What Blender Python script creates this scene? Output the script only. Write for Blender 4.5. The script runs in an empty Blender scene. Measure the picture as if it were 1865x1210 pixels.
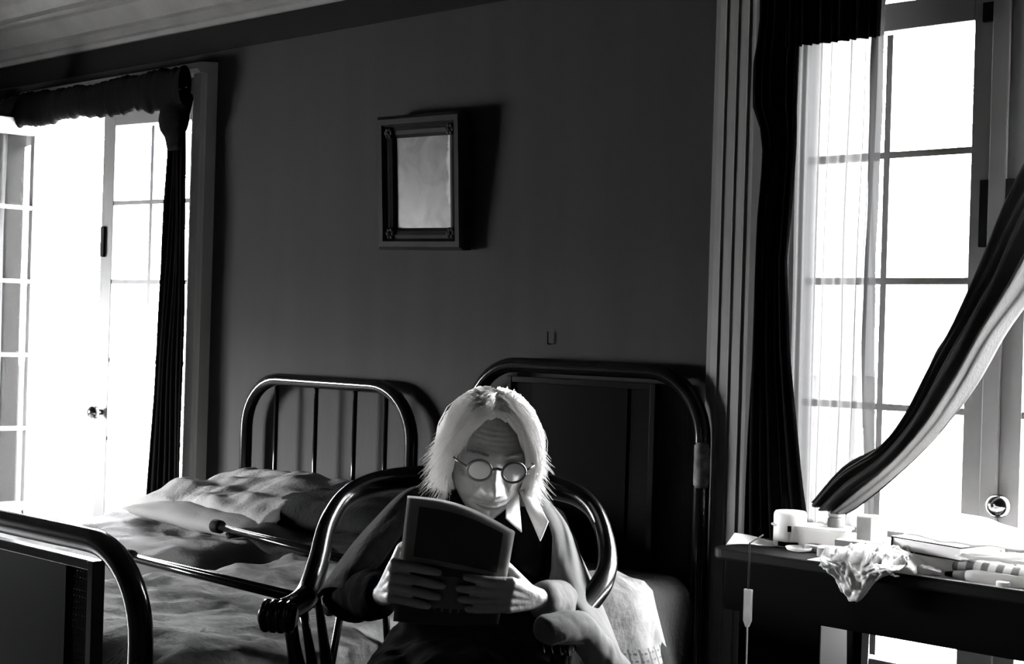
import bpy, bmesh, math, random
from mathutils import Vector, Matrix, noise, Euler
random.seed(7)
SC = bpy.context.scene
COL = SC.collection
PI = math.pi
# ------------------------------------------------------------------ camera
F_PX = 2583.0; TH = math.radians(41.4); RO = math.radians(1.7); CAMP = Vector((0, -3.48, 1.28))
cd = bpy.data.cameras.new('camera'); cam = bpy.data.objects.new('camera', cd); COL.objects.link(cam)
cd.sensor_width = 36; cd.lens = 36 * F_PX / 1865; cd.clip_start = .05
R0 = Vector((math.cos(TH), math.sin(TH), 0)); D0 = Vector((-math.sin(TH), math.cos(TH), 0)); U0 = Vector((0, 0, 1))
rr = R0 * math.cos(RO) + U0 * math.sin(RO); uu = -R0 * math.sin(RO) + U0 * math.cos(RO)
m = Matrix((rr, uu, -D0)).transposed().to_4x4(); m.translation = CAMP
cam.matrix_world = m
SC.camera = cam
# ------------------------------------------------------------------ light
SC.view_settings.view_transform = 'Standard'; SC.view_settings.look = 'None'
SC.view_settings.gamma = 1; SC.view_settings.use_curve_mapping = False
SC.view_settings.exposure = 1.2
SKY = 95.0
w = bpy.data.worlds.new('sky'); SC.world = w; w.use_nodes = True
su = bpy.data.lights.new('hazy_sun', 'SUN'); su.energy = 7.0; su.angle = math.radians(13)
suo = bpy.data.objects.new('hazy_sun', su); COL.objects.link(suo)
suo.rotation_euler = Vector((.76, .65, -.12)).to_track_quat('-Z', 'Y').to_euler()
bg = w.node_tree.nodes['Background']; bg.inputs[0].default_value = (.97, .98, 1, 1); bg.inputs[1].default_value = SKY
def portal(name, loc, rot, sx, sy):
    l = bpy.data.lights.new(name, 'AREA'); l.shape = 'RECTANGLE'; l.size = sx; l.size_y = sy
    l.cycles.is_portal = True
    o = bpy.data.objects.new(name, l); o.location = loc; o.rotation_euler = rot; COL.objects.link(o)

# ------------------------------------------------------------------ pixel -> point
def ray(px, py):
    u, v = px - 932.5, py - 605
    u0 = u * math.cos(RO) + v * math.sin(RO); v0 = -u * math.sin(RO) + v * math.cos(RO)
    return (R0 * (u0 / F_PX) + D0 - U0 * (v0 / F_PX))
def onY(px, py, y=0):
    d = ray(px, py); return CAMP + d * ((y - CAMP.y) / d.y)
def onX(px, py, x):
    d = ray(px, py); return CAMP + d * ((x - CAMP.x) / d.x)
def onZ(px, py, z):
    d = ray(px, py); return CAMP + d * ((z - CAMP.z) / d.z)
def dep(px, py, Z): return CAMP + ray(px, py) * Z

# ------------------------------------------------------------------ materials
def mat(name, g, rough=.6, metal=0, bump=0, bscale=40, noise_amt=0, nscale=5, spec=None, stretch=(1, 1, 1), coat=0, trans=0):
    mt = bpy.data.materials.new(name); mt.use_nodes = True
    nt = mt.node_tree; b = nt.nodes['Principled BSDF']
    c = (g, g * .99, g * .975, 1) if not isinstance(g, tuple) else (*g, 1)
    b.inputs['Base Color'].default_value = c
    b.inputs['Roughness'].default_value = rough; b.inputs['Metallic'].default_value = metal
    if spec is None and rough >= .75: spec = .08
    if spec is not None: b.inputs['Specular IOR Level'].default_value = spec
    if coat: b.inputs['Coat Weight'].default_value = coat
    tc = nt.nodes.new('ShaderNodeTexCoord'); mp = nt.nodes.new('ShaderNodeMapping')
    mp.inputs['Scale'].default_value = stretch
    nt.links.new(tc.outputs['Object'], mp.inputs['Vector'])
    if noise_amt:
        n = nt.nodes.new('ShaderNodeTexNoise'); n.inputs['Scale'].default_value = nscale; n.inputs['Detail'].default_value = 5
        nt.links.new(mp.outputs[0], n.inputs['Vector'])
        r = nt.nodes.new('ShaderNodeValToRGB')
        lo = max(0, c[0] * (1 - noise_amt)); hi = min(1, c[0] * (1 + noise_amt))
        r.color_ramp.elements[0].position = .3; r.color_ramp.elements[1].position = .7
        r.color_ramp.elements[0].color = (lo, lo * .99, lo * .975, 1); r.color_ramp.elements[1].color = (hi, hi * .99, hi * .975, 1)
        nt.links.new(n.outputs[0], r.inputs[0]); nt.links.new(r.outputs[0], b.inputs['Base Color'])
    if bump:
        n2 = nt.nodes.new('ShaderNodeTexNoise'); n2.inputs['Scale'].default_value = bscale; n2.inputs['Detail'].default_value = 6
        nt.links.new(mp.outputs[0], n2.inputs['Vector'])
        bp = nt.nodes.new('ShaderNodeBump'); bp.inputs['Strength'].default_value = bump; bp.inputs['Distance'].default_value = .01
        nt.links.new(n2.outputs[0], bp.inputs['Height']); nt.links.new(bp.outputs[0], b.inputs['Normal'])
    if trans:   # thin cloth or paper: part of the light goes through diffusely
        t = nt.nodes.new('ShaderNodeBsdfTranslucent'); mx = nt.nodes.new('ShaderNodeMixShader'); mx.inputs[0].default_value = trans
        t.inputs[0].default_value = c
        nt.links.new(b.outputs[0], mx.inputs[1]); nt.links.new(t.outputs[0], mx.inputs[2])
        nt.links.new(mx.outputs[0], nt.nodes['Material Output'].inputs[0])
    return mt
def glass_mat(name, refl=.08, tint=.96):
    mt = bpy.data.materials.new(name); mt.use_nodes = True; nt = mt.node_tree
    nt.nodes.remove(nt.nodes['Principled BSDF'])
    t = nt.nodes.new('ShaderNodeBsdfTransparent'); t.inputs[0].default_value = (tint,) * 3 + (1,)
    g = nt.nodes.new('ShaderNodeBsdfGlossy'); g.inputs['Roughness'].default_value = .02
    f = nt.nodes.new('ShaderNodeLayerWeight'); f.inputs[0].default_value = .15
    mx = nt.nodes.new('ShaderNodeMixShader')
    ma = nt.nodes.new('ShaderNodeMath'); ma.operation = 'ADD'; ma.inputs[1].default_value = refl - .05; ma.use_clamp = True
    nt.links.new(f.outputs['Fresnel'], ma.inputs[0])
    nt.links.new(ma.outputs[0], mx.inputs[0]); nt.links.new(t.outputs[0], mx.inputs[1]); nt.links.new(g.outputs[0], mx.inputs[2])
    nt.links.new(mx.outputs[0], nt.nodes['Material Output'].inputs[0]); return mt
def sheer_mat(name, g, open_):     # gauze: open weave seen square on closes up where the cloth turns edge-on
    mt = bpy.data.materials.new(name); mt.use_nodes = True; nt = mt.node_tree
    nt.nodes.remove(nt.nodes['Principled BSDF'])
    t = nt.nodes.new('ShaderNodeBsdfTransparent')
    d = nt.nodes.new('ShaderNodeBsdfDiffuse'); d.inputs[0].default_value = (g, g, g, 1)
    tl = nt.nodes.new('ShaderNodeBsdfTranslucent'); tl.inputs[0].default_value = (g, g, g, 1)
    lw = nt.nodes.new('ShaderNodeLayerWeight'); lw.inputs[0].default_value = .5
    mr = nt.nodes.new('ShaderNodeMapRange'); mr.inputs['From Min'].default_value = .1; mr.inputs['From Max'].default_value = .75
    mr.inputs['To Min'].default_value = 1 - open_; mr.inputs['To Max'].default_value = 1
    nt.links.new(lw.outputs['Facing'], mr.inputs[0])
    m1 = nt.nodes.new('ShaderNodeMixShader'); m1.inputs[0].default_value = .55
    m2 = nt.nodes.new('ShaderNodeMixShader'); nt.links.new(mr.outputs[0], m2.inputs[0])
    nt.links.new(d.outputs[0], m1.inputs[1]); nt.links.new(tl.outputs[0], m1.inputs[2])
    nt.links.new(t.outputs[0], m2.inputs[1]); nt.links.new(m1.outputs[0], m2.inputs[2])
    nt.links.new(m2.outputs[0], nt.nodes['Material Output'].inputs[0]); return mt
M = {}
M['wall'] = mat('wall_paper', .0185, .8, bump=.15, bscale=60, noise_amt=.10, nscale=2.5, stretch=(3, 3, .35))
M['wallshade'] = mat('wall_shade_paint', .003, .8)  # shade below the cornice, put into the wall as a dark colour
M['trim'] = mat('trim_paint', .065, .6, spec=.15, noise_amt=.06, nscale=6, stretch=(4, 4, .5))
M['trimlit'] = mat('lit_casing_paint', .32, .7)  # left door casing: its lit look is put into a paler colour
M['door'] = mat('door_paint', .13, .45, noise_amt=.04, nscale=8)
M['cornice'] = mat('cornice_plaster', .11, .8, noise_amt=.12, nscale=6)
M['ceiling'] = mat('ceiling_plaster', .012, .9, noise_amt=.1)
M['floor'] = mat('floor_boards', .03, .5, noise_amt=.3, nscale=4, stretch=(1, 8, 1))
M['ground'] = mat('terrace_stone', .55, .9, noise_amt=.1)
M['glass'] = glass_mat('window_glass')
M['iron'] = mat('black_enamel', .003, .13, spec=.2)
M['darkwood'] = mat('dark_walnut', .0012, .35, noise_amt=.4, nscale=8, stretch=(1, 1, .15), spec=.006)
M['chairwood'] = mat('chair_wood', .002, .2, spec=.16)
M['table'] = mat('table_wood', .0015, .7, spec=.02)
M['tabletop'] = mat('table_top_wood', .004, .5, spec=.08, noise_amt=.3, nscale=6)
M['black'] = mat('black_matter', .003, .6, spec=.1)
M['drape'] = mat('dark_drape', .003, .95, bump=.2, bscale=120, trans=.05, spec=.02)
M['drape2'] = mat('tied_drape', .05, .95, bump=.2, bscale=120, trans=.42, spec=.1)
M['sheer'] = sheer_mat('sheer_curtain', .017, .009)
M['hem'] = sheer_mat('sheer_hem', .006, .0012)
M['lace'] = sheer_mat('lace_curtain', .8, .25)
M['linen'] = mat('white_linen', .16, .9, bump=.3, bscale=90, noise_amt=.08)
M['ticking'] = mat('bolster_linen', .13, .9, bump=.2, bscale=120)
M['darkcloth'] = mat('dark_wool', .002, .95, bump=.4, bscale=90, spec=.1)
M['blanket'] = mat('grey_blanket', .009, .95, bump=.4, bscale=90, noise_amt=.15)
M['skin'] = mat('skin', .20, .5, bump=.25, bscale=70, noise_amt=.12, nscale=30)
M['hair'] = mat('white_hair', .93, .6, trans=.25)
M['coat'] = mat('wool_coat', .002, .95, bump=.25, bscale=70, noise_amt=.25, nscale=25, spec=.01)
_b = M['coat'].node_tree.nodes['Principled BSDF']; _b.inputs['Sheen Weight'].default_value = 0; _b.inputs['Sheen Roughness'].default_value = .35
M['coatlit'] = mat('coat_lit_side', .09, .9, bump=.12, bscale=60, noise_amt=.1, nscale=12, trans=.2)  # right shawl and sleeve: window light put in as paler colour
M['coatdim'] = mat('coat_shaded_side', .018, .9, trans=.2, bump=.4, bscale=80, noise_amt=.2, nscale=30)  # left shawl: darker, shaded copy of the same cloth
M['blouse'] = mat('white_blouse', .8, .8, bump=.1, bscale=60, trans=.25)
M['sweater'] = mat('dark_sweater', .002, .95, bump=.3, bscale=100, spec=.1)
M['worn'] = mat('bare_worn_metal', .05, .6, noise_amt=.9, nscale=30, spec=.1)
M['wire'] = mat('spectacle_frame', .03, .3, metal=.3)
M['chrome'] = mat('polished_metal', .35, .12, metal=1)
M['brass'] = mat('dull_metal', .25, .35, metal=.8)
M['white'] = mat('white_glaze', .85, .35, trans=.5)
M['plastic'] = mat('white_plastic', .7, .4, trans=.5)
M['paper'] = mat('white_paper', .8, .8, trans=.15)
M['greycard'] = mat('grey_card', .3, .7, noise_amt=.2, nscale=20)
M['midgrey'] = mat('mid_grey', .18, .6)
M['bag'] = mat('thin_plastic_bag', .62, .35, bump=.5, bscale=30, trans=.4)
M['clear'] = glass_mat('bottle_glass', .2, .85)
M['rubber'] = mat('rubber', .002, .7, spec=.02)
M['cane_stick'] = mat('stick_varnish', .003, .15, spec=.08)

M['lens'] = mat('glare_lens', .55, .1, spec=.8); M['lens'].node_tree.nodes['Principled BSDF'].inputs['Alpha'].default_value = .42  # pale half-opaque colour paints the bright glare in the lenses
M['hair_grey'] = mat('grey_hair', .25, .6)
def nodes_of(mt): return mt.node_tree.nodes, mt.node_tree.links, mt.node_tree.nodes['Principled BSDF']
def cane_mat():      # woven cane: little pale holes in a regular lattice, by object coordinates (x, z)
    mt = mat('woven_cane', .006, .8, spec=0); n, l, b = nodes_of(mt)
    tc = n['Texture Coordinate']; sp = n.new('ShaderNodeSeparateXYZ'); l.new(tc.outputs['Object'], sp.inputs[0])
    outs = []
    for ax in (0, 2):
        a = n.new('ShaderNodeMath'); a.operation = 'MULTIPLY'; a.inputs[1].default_value = 1 / (.0105 if ax == 0 else .0125); l.new(sp.outputs[ax], a.inputs[0])
        f = n.new('ShaderNodeMath'); f.operation = 'FRACT'; l.new(a.outputs[0], f.inputs[0])
        s = n.new('ShaderNodeMath'); s.operation = 'SUBTRACT'; s.inputs[1].default_value = .5; l.new(f.outputs[0], s.inputs[0])
        q = n.new('ShaderNodeMath'); q.operation = 'POWER'; q.inputs[1].default_value = 2; l.new(s.outputs[0], q.inputs[0]); outs.append(q)
    ad = n.new('ShaderNodeMath'); l.new(outs[0].outputs[0], ad.inputs[0]); l.new(outs[1].outputs[0], ad.inputs[1])
    lt = n.new('ShaderNodeMath'); lt.operation = 'LESS_THAN'; lt.inputs[1].default_value = .05; l.new(ad.outputs[0], lt.inputs[0])
    tr = n.new('ShaderNodeBsdfTransparent'); mx = n.new('ShaderNodeMixShader')
    l.new(lt.outputs[0], mx.inputs[0]); l.new(b.outputs[0], mx.inputs[1]); l.new(tr.outputs[0], mx.inputs[2])
    l.new(mx.outputs[0], n['Material Output'].inputs[0])
    return mt
M['cane'] = cane_mat()
def spread_mat():    # pale cotton spread; woven dark dashes in rows along its borders (uv: u along bed, v across, metres)
    mt = mat('woven_spread', .11, .9, bump=.5, bscale=45, noise_amt=.4, nscale=12); n, l, b = nodes_of(mt)
    uv = n.new('ShaderNodeUVMap'); sp = n.new('ShaderNodeSeparateXYZ'); l.new(uv.outputs[0], sp.inputs[0])
    def M2(op, a, bb, clamp=False):
        x = n.new('ShaderNodeMath'); x.operation = op; x.use_clamp = clamp
        for i, k in enumerate((a, bb)):
            if k is None: continue
            if isinstance(k, (int, float)): x.inputs[i].default_value = k
            else: l.new(k, x.inputs[i])
        return x.outputs[0]
    u, v = sp.outputs[0], sp.outputs[1]
    def rows(coord, other, lo, hi, per):
        inb = M2('MULTIPLY', M2('GREATER_THAN', coord, lo), M2('LESS_THAN', coord, hi))
        r = M2('LESS_THAN', M2('FRACT', M2('MULTIPLY', coord, 1 / per), None), .30)
        d = M2('LESS_THAN', M2('FRACT', M2('MULTIPLY', other, 1 / .017), None), .62)
        return M2('MULTIPLY', M2('MULTIPLY', inb, r), d)
    def cross(coord, other, lo, hi):
        inb = M2('MULTIPLY', M2('GREATER_THAN', coord, lo), M2('LESS_THAN', coord, hi))
        return M2('MULTIPLY', inb, M2('LESS_THAN', M2('FRACT', M2('MULTIPLY', other, 1 / .034), None), .22))
    s = rows(v, u, 1.155, 1.215, .02)
    s = M2('MAXIMUM', s, cross(v, u, 1.15, 1.28))
    s = M2('MAXIMUM', s, rows(v, u, .78, .84, .02))
    s = M2('MAXIMUM', s, rows(v, u, .02, .06, .02))
    mx = n.new('ShaderNodeMixRGB'); l.new(s, mx.inputs[0]); mx.inputs[2].default_value = (.05, .05, .05, 1)
    src = b.inputs['Base Color'].links[0].from_socket; l.new(src, mx.inputs[1]); l.new(mx.outputs[0], b.inputs['Base Color'])
    return mt
M['spread'] = spread_mat()

def print_mat():     # magazine cover: pale margin, dark picture above, dark page with a paler shape below
    mt = mat('printed_paper', .6, .4, spec=.12); n, l, b = nodes_of(mt)
    uv = n.new('ShaderNodeUVMap'); sp = n.new('ShaderNodeSeparateXYZ'); l.new(uv.outputs[0], sp.inputs[0]); u, v = sp.outputs[0], sp.outputs[1]
    def m2(op, a, c):
        x = n.new('ShaderNodeMath'); x.operation = op
        for i, k in enumerate((a, c)):
            if isinstance(k, (int, float)): x.inputs[i].default_value = k
            else: l.new(k, x.inputs[i])
        return x.outputs[0]
    def rect(u0, u1, v0, v1): return m2('MULTIPLY', m2('MULTIPLY', m2('GREATER_THAN', u, u0), m2('LESS_THAN', u, u1)), m2('MULTIPLY', m2('GREATER_THAN', v, v0), m2('LESS_THAN', v, v1)))
    dark = m2('MAXIMUM', rect(.12, .90, .54, .925), rect(-1, 2, -1, .5))
    tx = n.new('ShaderNodeTexNoise'); tx.inputs['Scale'].default_value = 4; tx.inputs['Detail'].default_value = 4; l.new(uv.outputs[0], tx.inputs[0])
    dx = m2('POWER', m2('MULTIPLY', m2('SUBTRACT', u, .52), 3.0), 2); dy = m2('POWER', m2('MULTIPLY', m2('SUBTRACT', v, .28), 5.2), 2)
    bl = m2('LESS_THAN', m2('ADD', m2('ADD', dx, dy), m2('MULTIPLY', tx.outputs[0], .9)), 1.15)
    txt = m2('MULTIPLY', rect(.2, .8, .10, .15), m2('LESS_THAN', m2('FRACT', m2('MULTIPLY', u, 13), 0), .7))
    bl = m2('MULTIPLY', bl, m2('SUBTRACT', 1, txt))
    m1 = n.new('ShaderNodeMixRGB'); l.new(bl, m1.inputs[0]); m1.inputs[1].default_value = (.035, .035, .035, 1); m1.inputs[2].default_value = (.12, .12, .12, 1)
    mx = n.new('ShaderNodeMixRGB'); l.new(dark, mx.inputs[0]); mx.inputs[1].default_value = (.16, .16, .155, 1); l.new(m1.outputs[0], mx.inputs[2]); l.new(mx.outputs[0], b.inputs['Base Color'])
    t = n.new('ShaderNodeBsdfTranslucent'); l.new(mx.outputs[0], t.inputs[0]); q = n.new('ShaderNodeMixShader'); q.inputs[0].default_value = .4
    l.new(b.outputs[0], q.inputs[1]); l.new(t.outputs[0], q.inputs[2]); l.new(q.outputs[0], n['Material Output'].inputs[0])
    return mt
M['print'] = print_mat()

# ------------------------------------------------------------------ mesh helpers
def obj(name, bm, m, parent=None, smooth=False, bevel=0, sub=0, solid=0, recalc=True):
    me = bpy.data.meshes.new(name)
    if recalc: bmesh.ops.recalc_face_normals(bm, faces=bm.faces)
    if smooth:
        for f in bm.faces: f.smooth = True
    bm.to_mesh(me); bm.free()
    o = bpy.data.objects.new(name, me); COL.objects.link(o)
    if m: me.materials.append(m)
    if parent is not None: o.parent = parent
    if solid:
        s = o.modifiers.new('thick', 'SOLIDIFY'); s.thickness = solid; s.offset = 0
    if bevel:
        s = o.modifiers.new('bevel', 'BEVEL'); s.width = bevel; s.segments = 2; s.limit_method = 'ANGLE'; s.angle_limit = .7
    if sub:
        s = o.modifiers.new('sub', 'SUBSURF'); s.levels = sub; s.render_levels = sub
    return o
def tag(o, label=None, cat=None, group=None, kind=None):
    if label: o['label'] = label
    if cat: o['category'] = cat
    if group: o['group'] = group
    if kind: o['kind'] = kind
    return o
def thing(name, label, cat, loc=(0, 0, 0), rz=0, group=None):
    o = bpy.data.objects.new(name, None); COL.objects.link(o); o.location = loc; o.rotation_euler = (0, 0, rz)
    o.empty_display_size = .1
    return tag(o, label, cat, group)
def BM(): return bmesh.new()
def box(bm, x0, x1, y0, y1, z0, z1, mtx=None):
    vs = [bm.verts.new(v) for v in [(x0, y0, z0), (x1, y0, z0), (x1, y1, z0), (x0, y1, z0), (x0, y0, z1), (x1, y0, z1), (x1, y1, z1), (x0, y1, z1)]]
    if mtx is not None:
        for v in vs: v.co = mtx @ v.co
    for f in ((0, 3, 2, 1), (4, 5, 6, 7), (0, 1, 5, 4), (1, 2, 6, 5), (2, 3, 7, 6), (3, 0, 4, 7)): bm.faces.new([vs[i] for i in f])
    return vs
def boxes(*a):
    bm = BM()
    for b in a: box(bm, *b)
    return bm
def frames(pts):
    ts = []
    for i in range(len(pts)):
        a = pts[max(0, i - 1)]; b = pts[min(len(pts) - 1, i + 1)]; ts.append((b - a).normalized())
    ref = Vector((0, 0, 1)) if abs(ts[0].z) < .9 else Vector((0, 1, 0))
    n = (ref - ts[0] * ref.dot(ts[0])).normalized(); out = []
    for t in ts:
        n = (n - t * n.dot(t)).normalized(); out.append((n, t.cross(n)))
    return out
def tube(bm, pts, r, seg=12, flat=1.0, caps=True):
    """swept tube; r a number or a list; flat scales the second axis"""
    pts = [Vector(p) for p in pts]; fr = frames(pts); rings = []
    for i, p in enumerate(pts):
        ri = r[i] if isinstance(r, (list, tuple)) else r
        a, b = fr[i]
        rings.append([bm.verts.new(p + a * math.cos(2 * PI * k / seg) * ri + b * math.sin(2 * PI * k / seg) * ri * flat) for k in range(seg)])
    for A, B in zip(rings, rings[1:]):
        for k in range(seg): bm.faces.new((A[k], A[(k + 1) % seg], B[(k + 1) % seg], B[k]))
    if caps:
        bm.faces.new(rings[0][::-1]); bm.faces.new(rings[-1])
    return rings
def capsule(bm, p0, r0, p1, r1, seg=16):
    p0, p1 = Vector(p0), Vector(p1); t = (p1 - p0).normalized(); pts = []; rs = []
    for k in range(1, 6):
        a = PI / 2 * k / 6; pts.append(p0 - t * r0 * math.cos(a)); rs.append(r0 * math.sin(a))
    pts += [p0, p1]; rs += [r0, r1]
    for k in range(5, 0, -1):
        a = PI / 2 * k / 6; pts.append(p1 + t * r1 * math.cos(a)); rs.append(r1 * math.sin(a))
    tube(bm, pts, rs, seg)
def ellipsoid(bm, c, rx, ry, rz, mtx=None, seg=24, rings=14):
    """mtx orients the axes"""
    c = Vector(c); R = mtx or Matrix.Identity(3); rows = []
    for i in range(1, rings):
        a = PI * i / rings
        rows.append([bm.verts.new(c + R @ Vector((rx * math.sin(a) * math.cos(2 * PI * k / seg), ry * math.sin(a) * math.sin(2 * PI * k / seg), rz * math.cos(a)))) for k in range(seg)])
    top = bm.verts.new(c + R @ Vector((0, 0, rz))); bot = bm.verts.new(c + R @ Vector((0, 0, -rz)))
    for A, B in zip(rows, rows[1:]):
        for k in range(seg): bm.faces.new((A[k], B[k], B[(k + 1) % seg], A[(k + 1) % seg]))
    for k in range(seg):
        bm.faces.new((top, rows[0][k], rows[0][(k + 1) % seg])); bm.faces.new((bot, rows[-1][(k + 1) % seg], rows[-1][k]))
def lathe(bm, prof, c=(0, 0, 0), seg=28):
    c = Vector(c); rings = []
    for r, z in prof: rings.append([bm.verts.new(c + Vector((max(r, 1e-4) * math.cos(2 * PI * k / seg), max(r, 1e-4) * math.sin(2 * PI * k / seg), z))) for k in range(seg)])
    for A, B in zip(rings, rings[1:]):
        for k in range(seg): bm.faces.new((A[k], A[(k + 1) % seg], B[(k + 1) % seg], B[k]))
    bm.faces.new(rings[0][::-1]); bm.faces.new(rings[-1])
def grid(bm, nu, nv, fn, uvfn=None):
    vs = [[bm.verts.new(fn(i / nu, j / nv)) for j in range(nv + 1)] for i in range(nu + 1)]
    uvl = bm.loops.layers.uv.verify() if uvfn else None
    for i in range(nu):
        for j in range(nv):
            f = bm.faces.new((vs[i][j], vs[i + 1][j], vs[i + 1][j + 1], vs[i][j + 1]))
            if uvfn:
                for lp, (a, b) in zip(f.loops, ((i, j), (i + 1, j), (i + 1, j + 1), (i, j + 1))): lp[uvl].uv = uvfn(a / nu, b / nv)
    return vs
def prism(bm, poly, axis, a0, a1):
    """extrude a polygon of 2D points; axis 'x','y','z'"""
    def P(p, a): return {'x': (a, p[0], p[1]), 'y': (p[0], a, p[1]), 'z': (p[0], p[1], a)}[axis]
    A = [bm.verts.new(P(p, a0)) for p in poly]; B = [bm.verts.new(P(p, a1)) for p in poly]
    n = len(poly); bm.faces.new(A); bm.faces.new(B[::-1])
    for i in range(n): bm.faces.new((A[i], B[i], B[(i + 1) % n], A[(i + 1) % n]))
def interp(tab, x):
    for (a, b), (c, d) in zip(tab, tab[1:]):
        if x <= c: 
            t = 0 if c == a else max(0, (x - a) / (c - a)); return b + (d - b) * t
    return tab[-1][1]
def catmull(pts, n=8):
    pts = [Vector(p) for p in pts]; out = []; P = [pts[0] * 2 - pts[1]] + pts + [pts[-1] * 2 - pts[-2]]
    for i in range(1, len(P) - 2):
        for k in range(n):
            t = k / n; a, b, c, d = P[i - 1:i + 3]
            out.append(.5 * ((2 * b) + (c - a) * t + (2 * a - 5 * b + 4 * c - d) * t * t + (3 * b - a - 3 * c + d) * t ** 3))
    out.append(pts[-1]); return out
def N(x, y, z=0, s=1): return noise.noise(Vector((x * s, y * s, z * s)))

# ------------------------------------------------------------------ the room
XL, XR, YB, H = -7.0, 1.4, -5.2, 2.80
LD = (-5.97, -4.765); RD = (-2.07, -.83); TOP = 2.21; WT = .17      # openings in the far wall
FT = 1.42; FW = (-3.5, -1.8)   # opening in the left wall (y range)
def st(name, bm, m, **k): return tag(obj(name, bm, m, **k), kind='structure')
st('floor', boxes((XL, XR, YB, WT, -.05, 0)), M['floor'])
st('ceiling', boxes((XL - .3, XR + .3, YB - .2, WT, H, H + .1)), M['ceiling'])
st('wall_back', boxes((XL - WT, LD[0], 0, WT, 0, H), (LD[1], RD[0], 0, WT, 0, H), (RD[1], XR + .2, 0, WT, 0, H),
    (LD[0], LD[1], 0, WT, TOP, H), (RD[0], RD[1], 0, WT, TOP, H)), M['wall'])
st('wall_left', boxes((XL - WT, XL, YB, FW[0], 0, H), (XL - WT, XL, FW[1], 0, 0, H), (XL - WT, XL, FW[0], FW[1], FT, H), (XL - WT, XL, FW[0], FW[1], 0, .55)), M['wall'])
st('wall_right', boxes((XR, XR + .2, YB, 0, 0, H)), M['wall'])
st('wall_front', boxes((XL - WT, XR + .2, YB - .2, YB, 0, H)), M['wall'])
tag(obj('wall_shade_band', boxes((XL, RD[0] - .23, -.003, 0, 2.375, 2.49), (RD[1] + .23, XR, -.003, 0, 2.375, 2.49)), M['wallshade']), kind='structure')  # thin dark strip that paints shade on the upper wall
bm = BM()   # cornice, deep and many-stepped
cp = [(0, 2.48), (-.02, 2.48), (-.03, 2.495), (-.05, 2.50), (-.05, 2.535), (-.075, 2.54), (-.10, 2.565), (-.135, 2.60), (-.135, 2.615), (-.17, 2.62), (-.17, 2.64), (-.20, 2.645), (-.23, 2.675), (-.25, 2.71), (-.25, 2.725), (-.29, 2.73), (-.29, 2.75), (-.34, 2.755), (-.38, 2.775), (-.38, H), (0, H)]
prism(bm, cp, 'x', XL, XR); st('trim_2', bm, M['cornice'])
st('baseboard_back', boxes((LD[1] + .2, RD[0] - .25, -.025, 0, 0, .16)), M['trim'])
st('ground', boxes((-40, 40, -30, 60, -.40, -.36)), M['ground'])
portal('portal_left_door', ((LD[0] + LD[1]) / 2, WT + .02, 1.1), (-PI / 2, 0, 0), 1.15, 2.2)
portal('portal_right_door', ((RD[0] + RD[1]) / 2, WT + .02, 1.1), (-PI / 2, 0, 0), 1.15, 2.2)
portal('portal_left_wall', (XL - WT - .02, (FW[0] + FW[1]) / 2, 1.25), (0, -PI / 2, 0), 1.9, 1.6)

def casing(name, x0, x1, slim=False):
    """deep inner bead falling back outward in flutes; both sides and head"""
    prof = [(0, 0), (0, -.060), (.012, -.068), (.06, -.068), (.068, -.062), (.072, -.056), (.085, -.052), (.09, -.058), (.098, -.05), (.13, -.04), (.135, -.045), (.142, -.038), (.175, -.03), (.18, -.035), (.188, -.03), (.21, -.024), (.225, -.022), (.225, 0)]
    if slim: prof = [(0, 0), (0, -.060), (.012, -.068), (.06, -.068), (.068, -.062), (.072, -.056), (.078, -.05), (.078, 0)]
    root = tag(bpy.data.objects.new(name, None), kind='structure'); COL.objects.link(root)
    bm = BM(); prism(bm, [(x1 + a, b) for a, b in prof], 'z', 0, TOP + .075); obj('jamb_casing', bm, M['trimlit'] if slim else M['trim'], root)
    bm = BM(); prism(bm, [(x0 - a, b) for a, b in prof], 'z', 0, TOP + .075); obj('jamb_casing', bm, M['trimlit'] if slim else M['trim'], root)
    hp = [(b, TOP + .07 + a) for a, b in [(0, 0), (0, -.085), (.012, -.1), (.05, -.1), (.06, -.085), (.065, -.055), (.09, -.05), (.13, -.035), (.15, -.028), (.18, -.022), (.18, 0)]]
    if slim: hp = [(b, TOP + .07 + a) for a, b in [(0, 0), (0, -.085), (.012, -.1), (.03, -.1), (.04, -.085), (.045, -.05), (.05, -.01), (.05, 0)]]
    ex = .078 if slim else .225
    bm = BM(); prism(bm, hp, 'x', x0 - ex, x1 + ex); obj('head_casing', bm, M['trimlit'] if slim else M['trim'], root)
    # lining of the reveal
    obj('reveal', boxes((x0 - .001, x0 + .015, 0.0, WT, 0, TOP), (x1 - .015, x1 + .001, 0.0, WT, 0, TOP), (x0 + .015, x1 - .015, 0, WT, TOP - .015, TOP + .001)), M['door'], root)
    obj('head_board', boxes((x0, x1, -.02, 0, TOP - .02, TOP + .07)), M['door'], root)
    return root
casing('trim_3', *LD, slim=True)
# the casing round the right door runs on up to the cornice
casing('trim_4', *RD)
bm = BM(); prof = [(0, 0), (0, -.060), (.012, -.068), (.06, -.068), (.068, -.062), (.072, -.056), (.085, -.052), (.09, -.058), (.098, -.05), (.13, -.04), (.135, -.045), (.142, -.038), (.175, -.03), (.18, -.035), (.188, -.03), (.21, -.024), (.225, -.022), (.225, 0)]
prism(bm, [(RD[0] - .068 - a, b) for a, b in prof], 'z', TOP + .075, 2.50); st('trim_5', bm, M['trim'])

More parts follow.
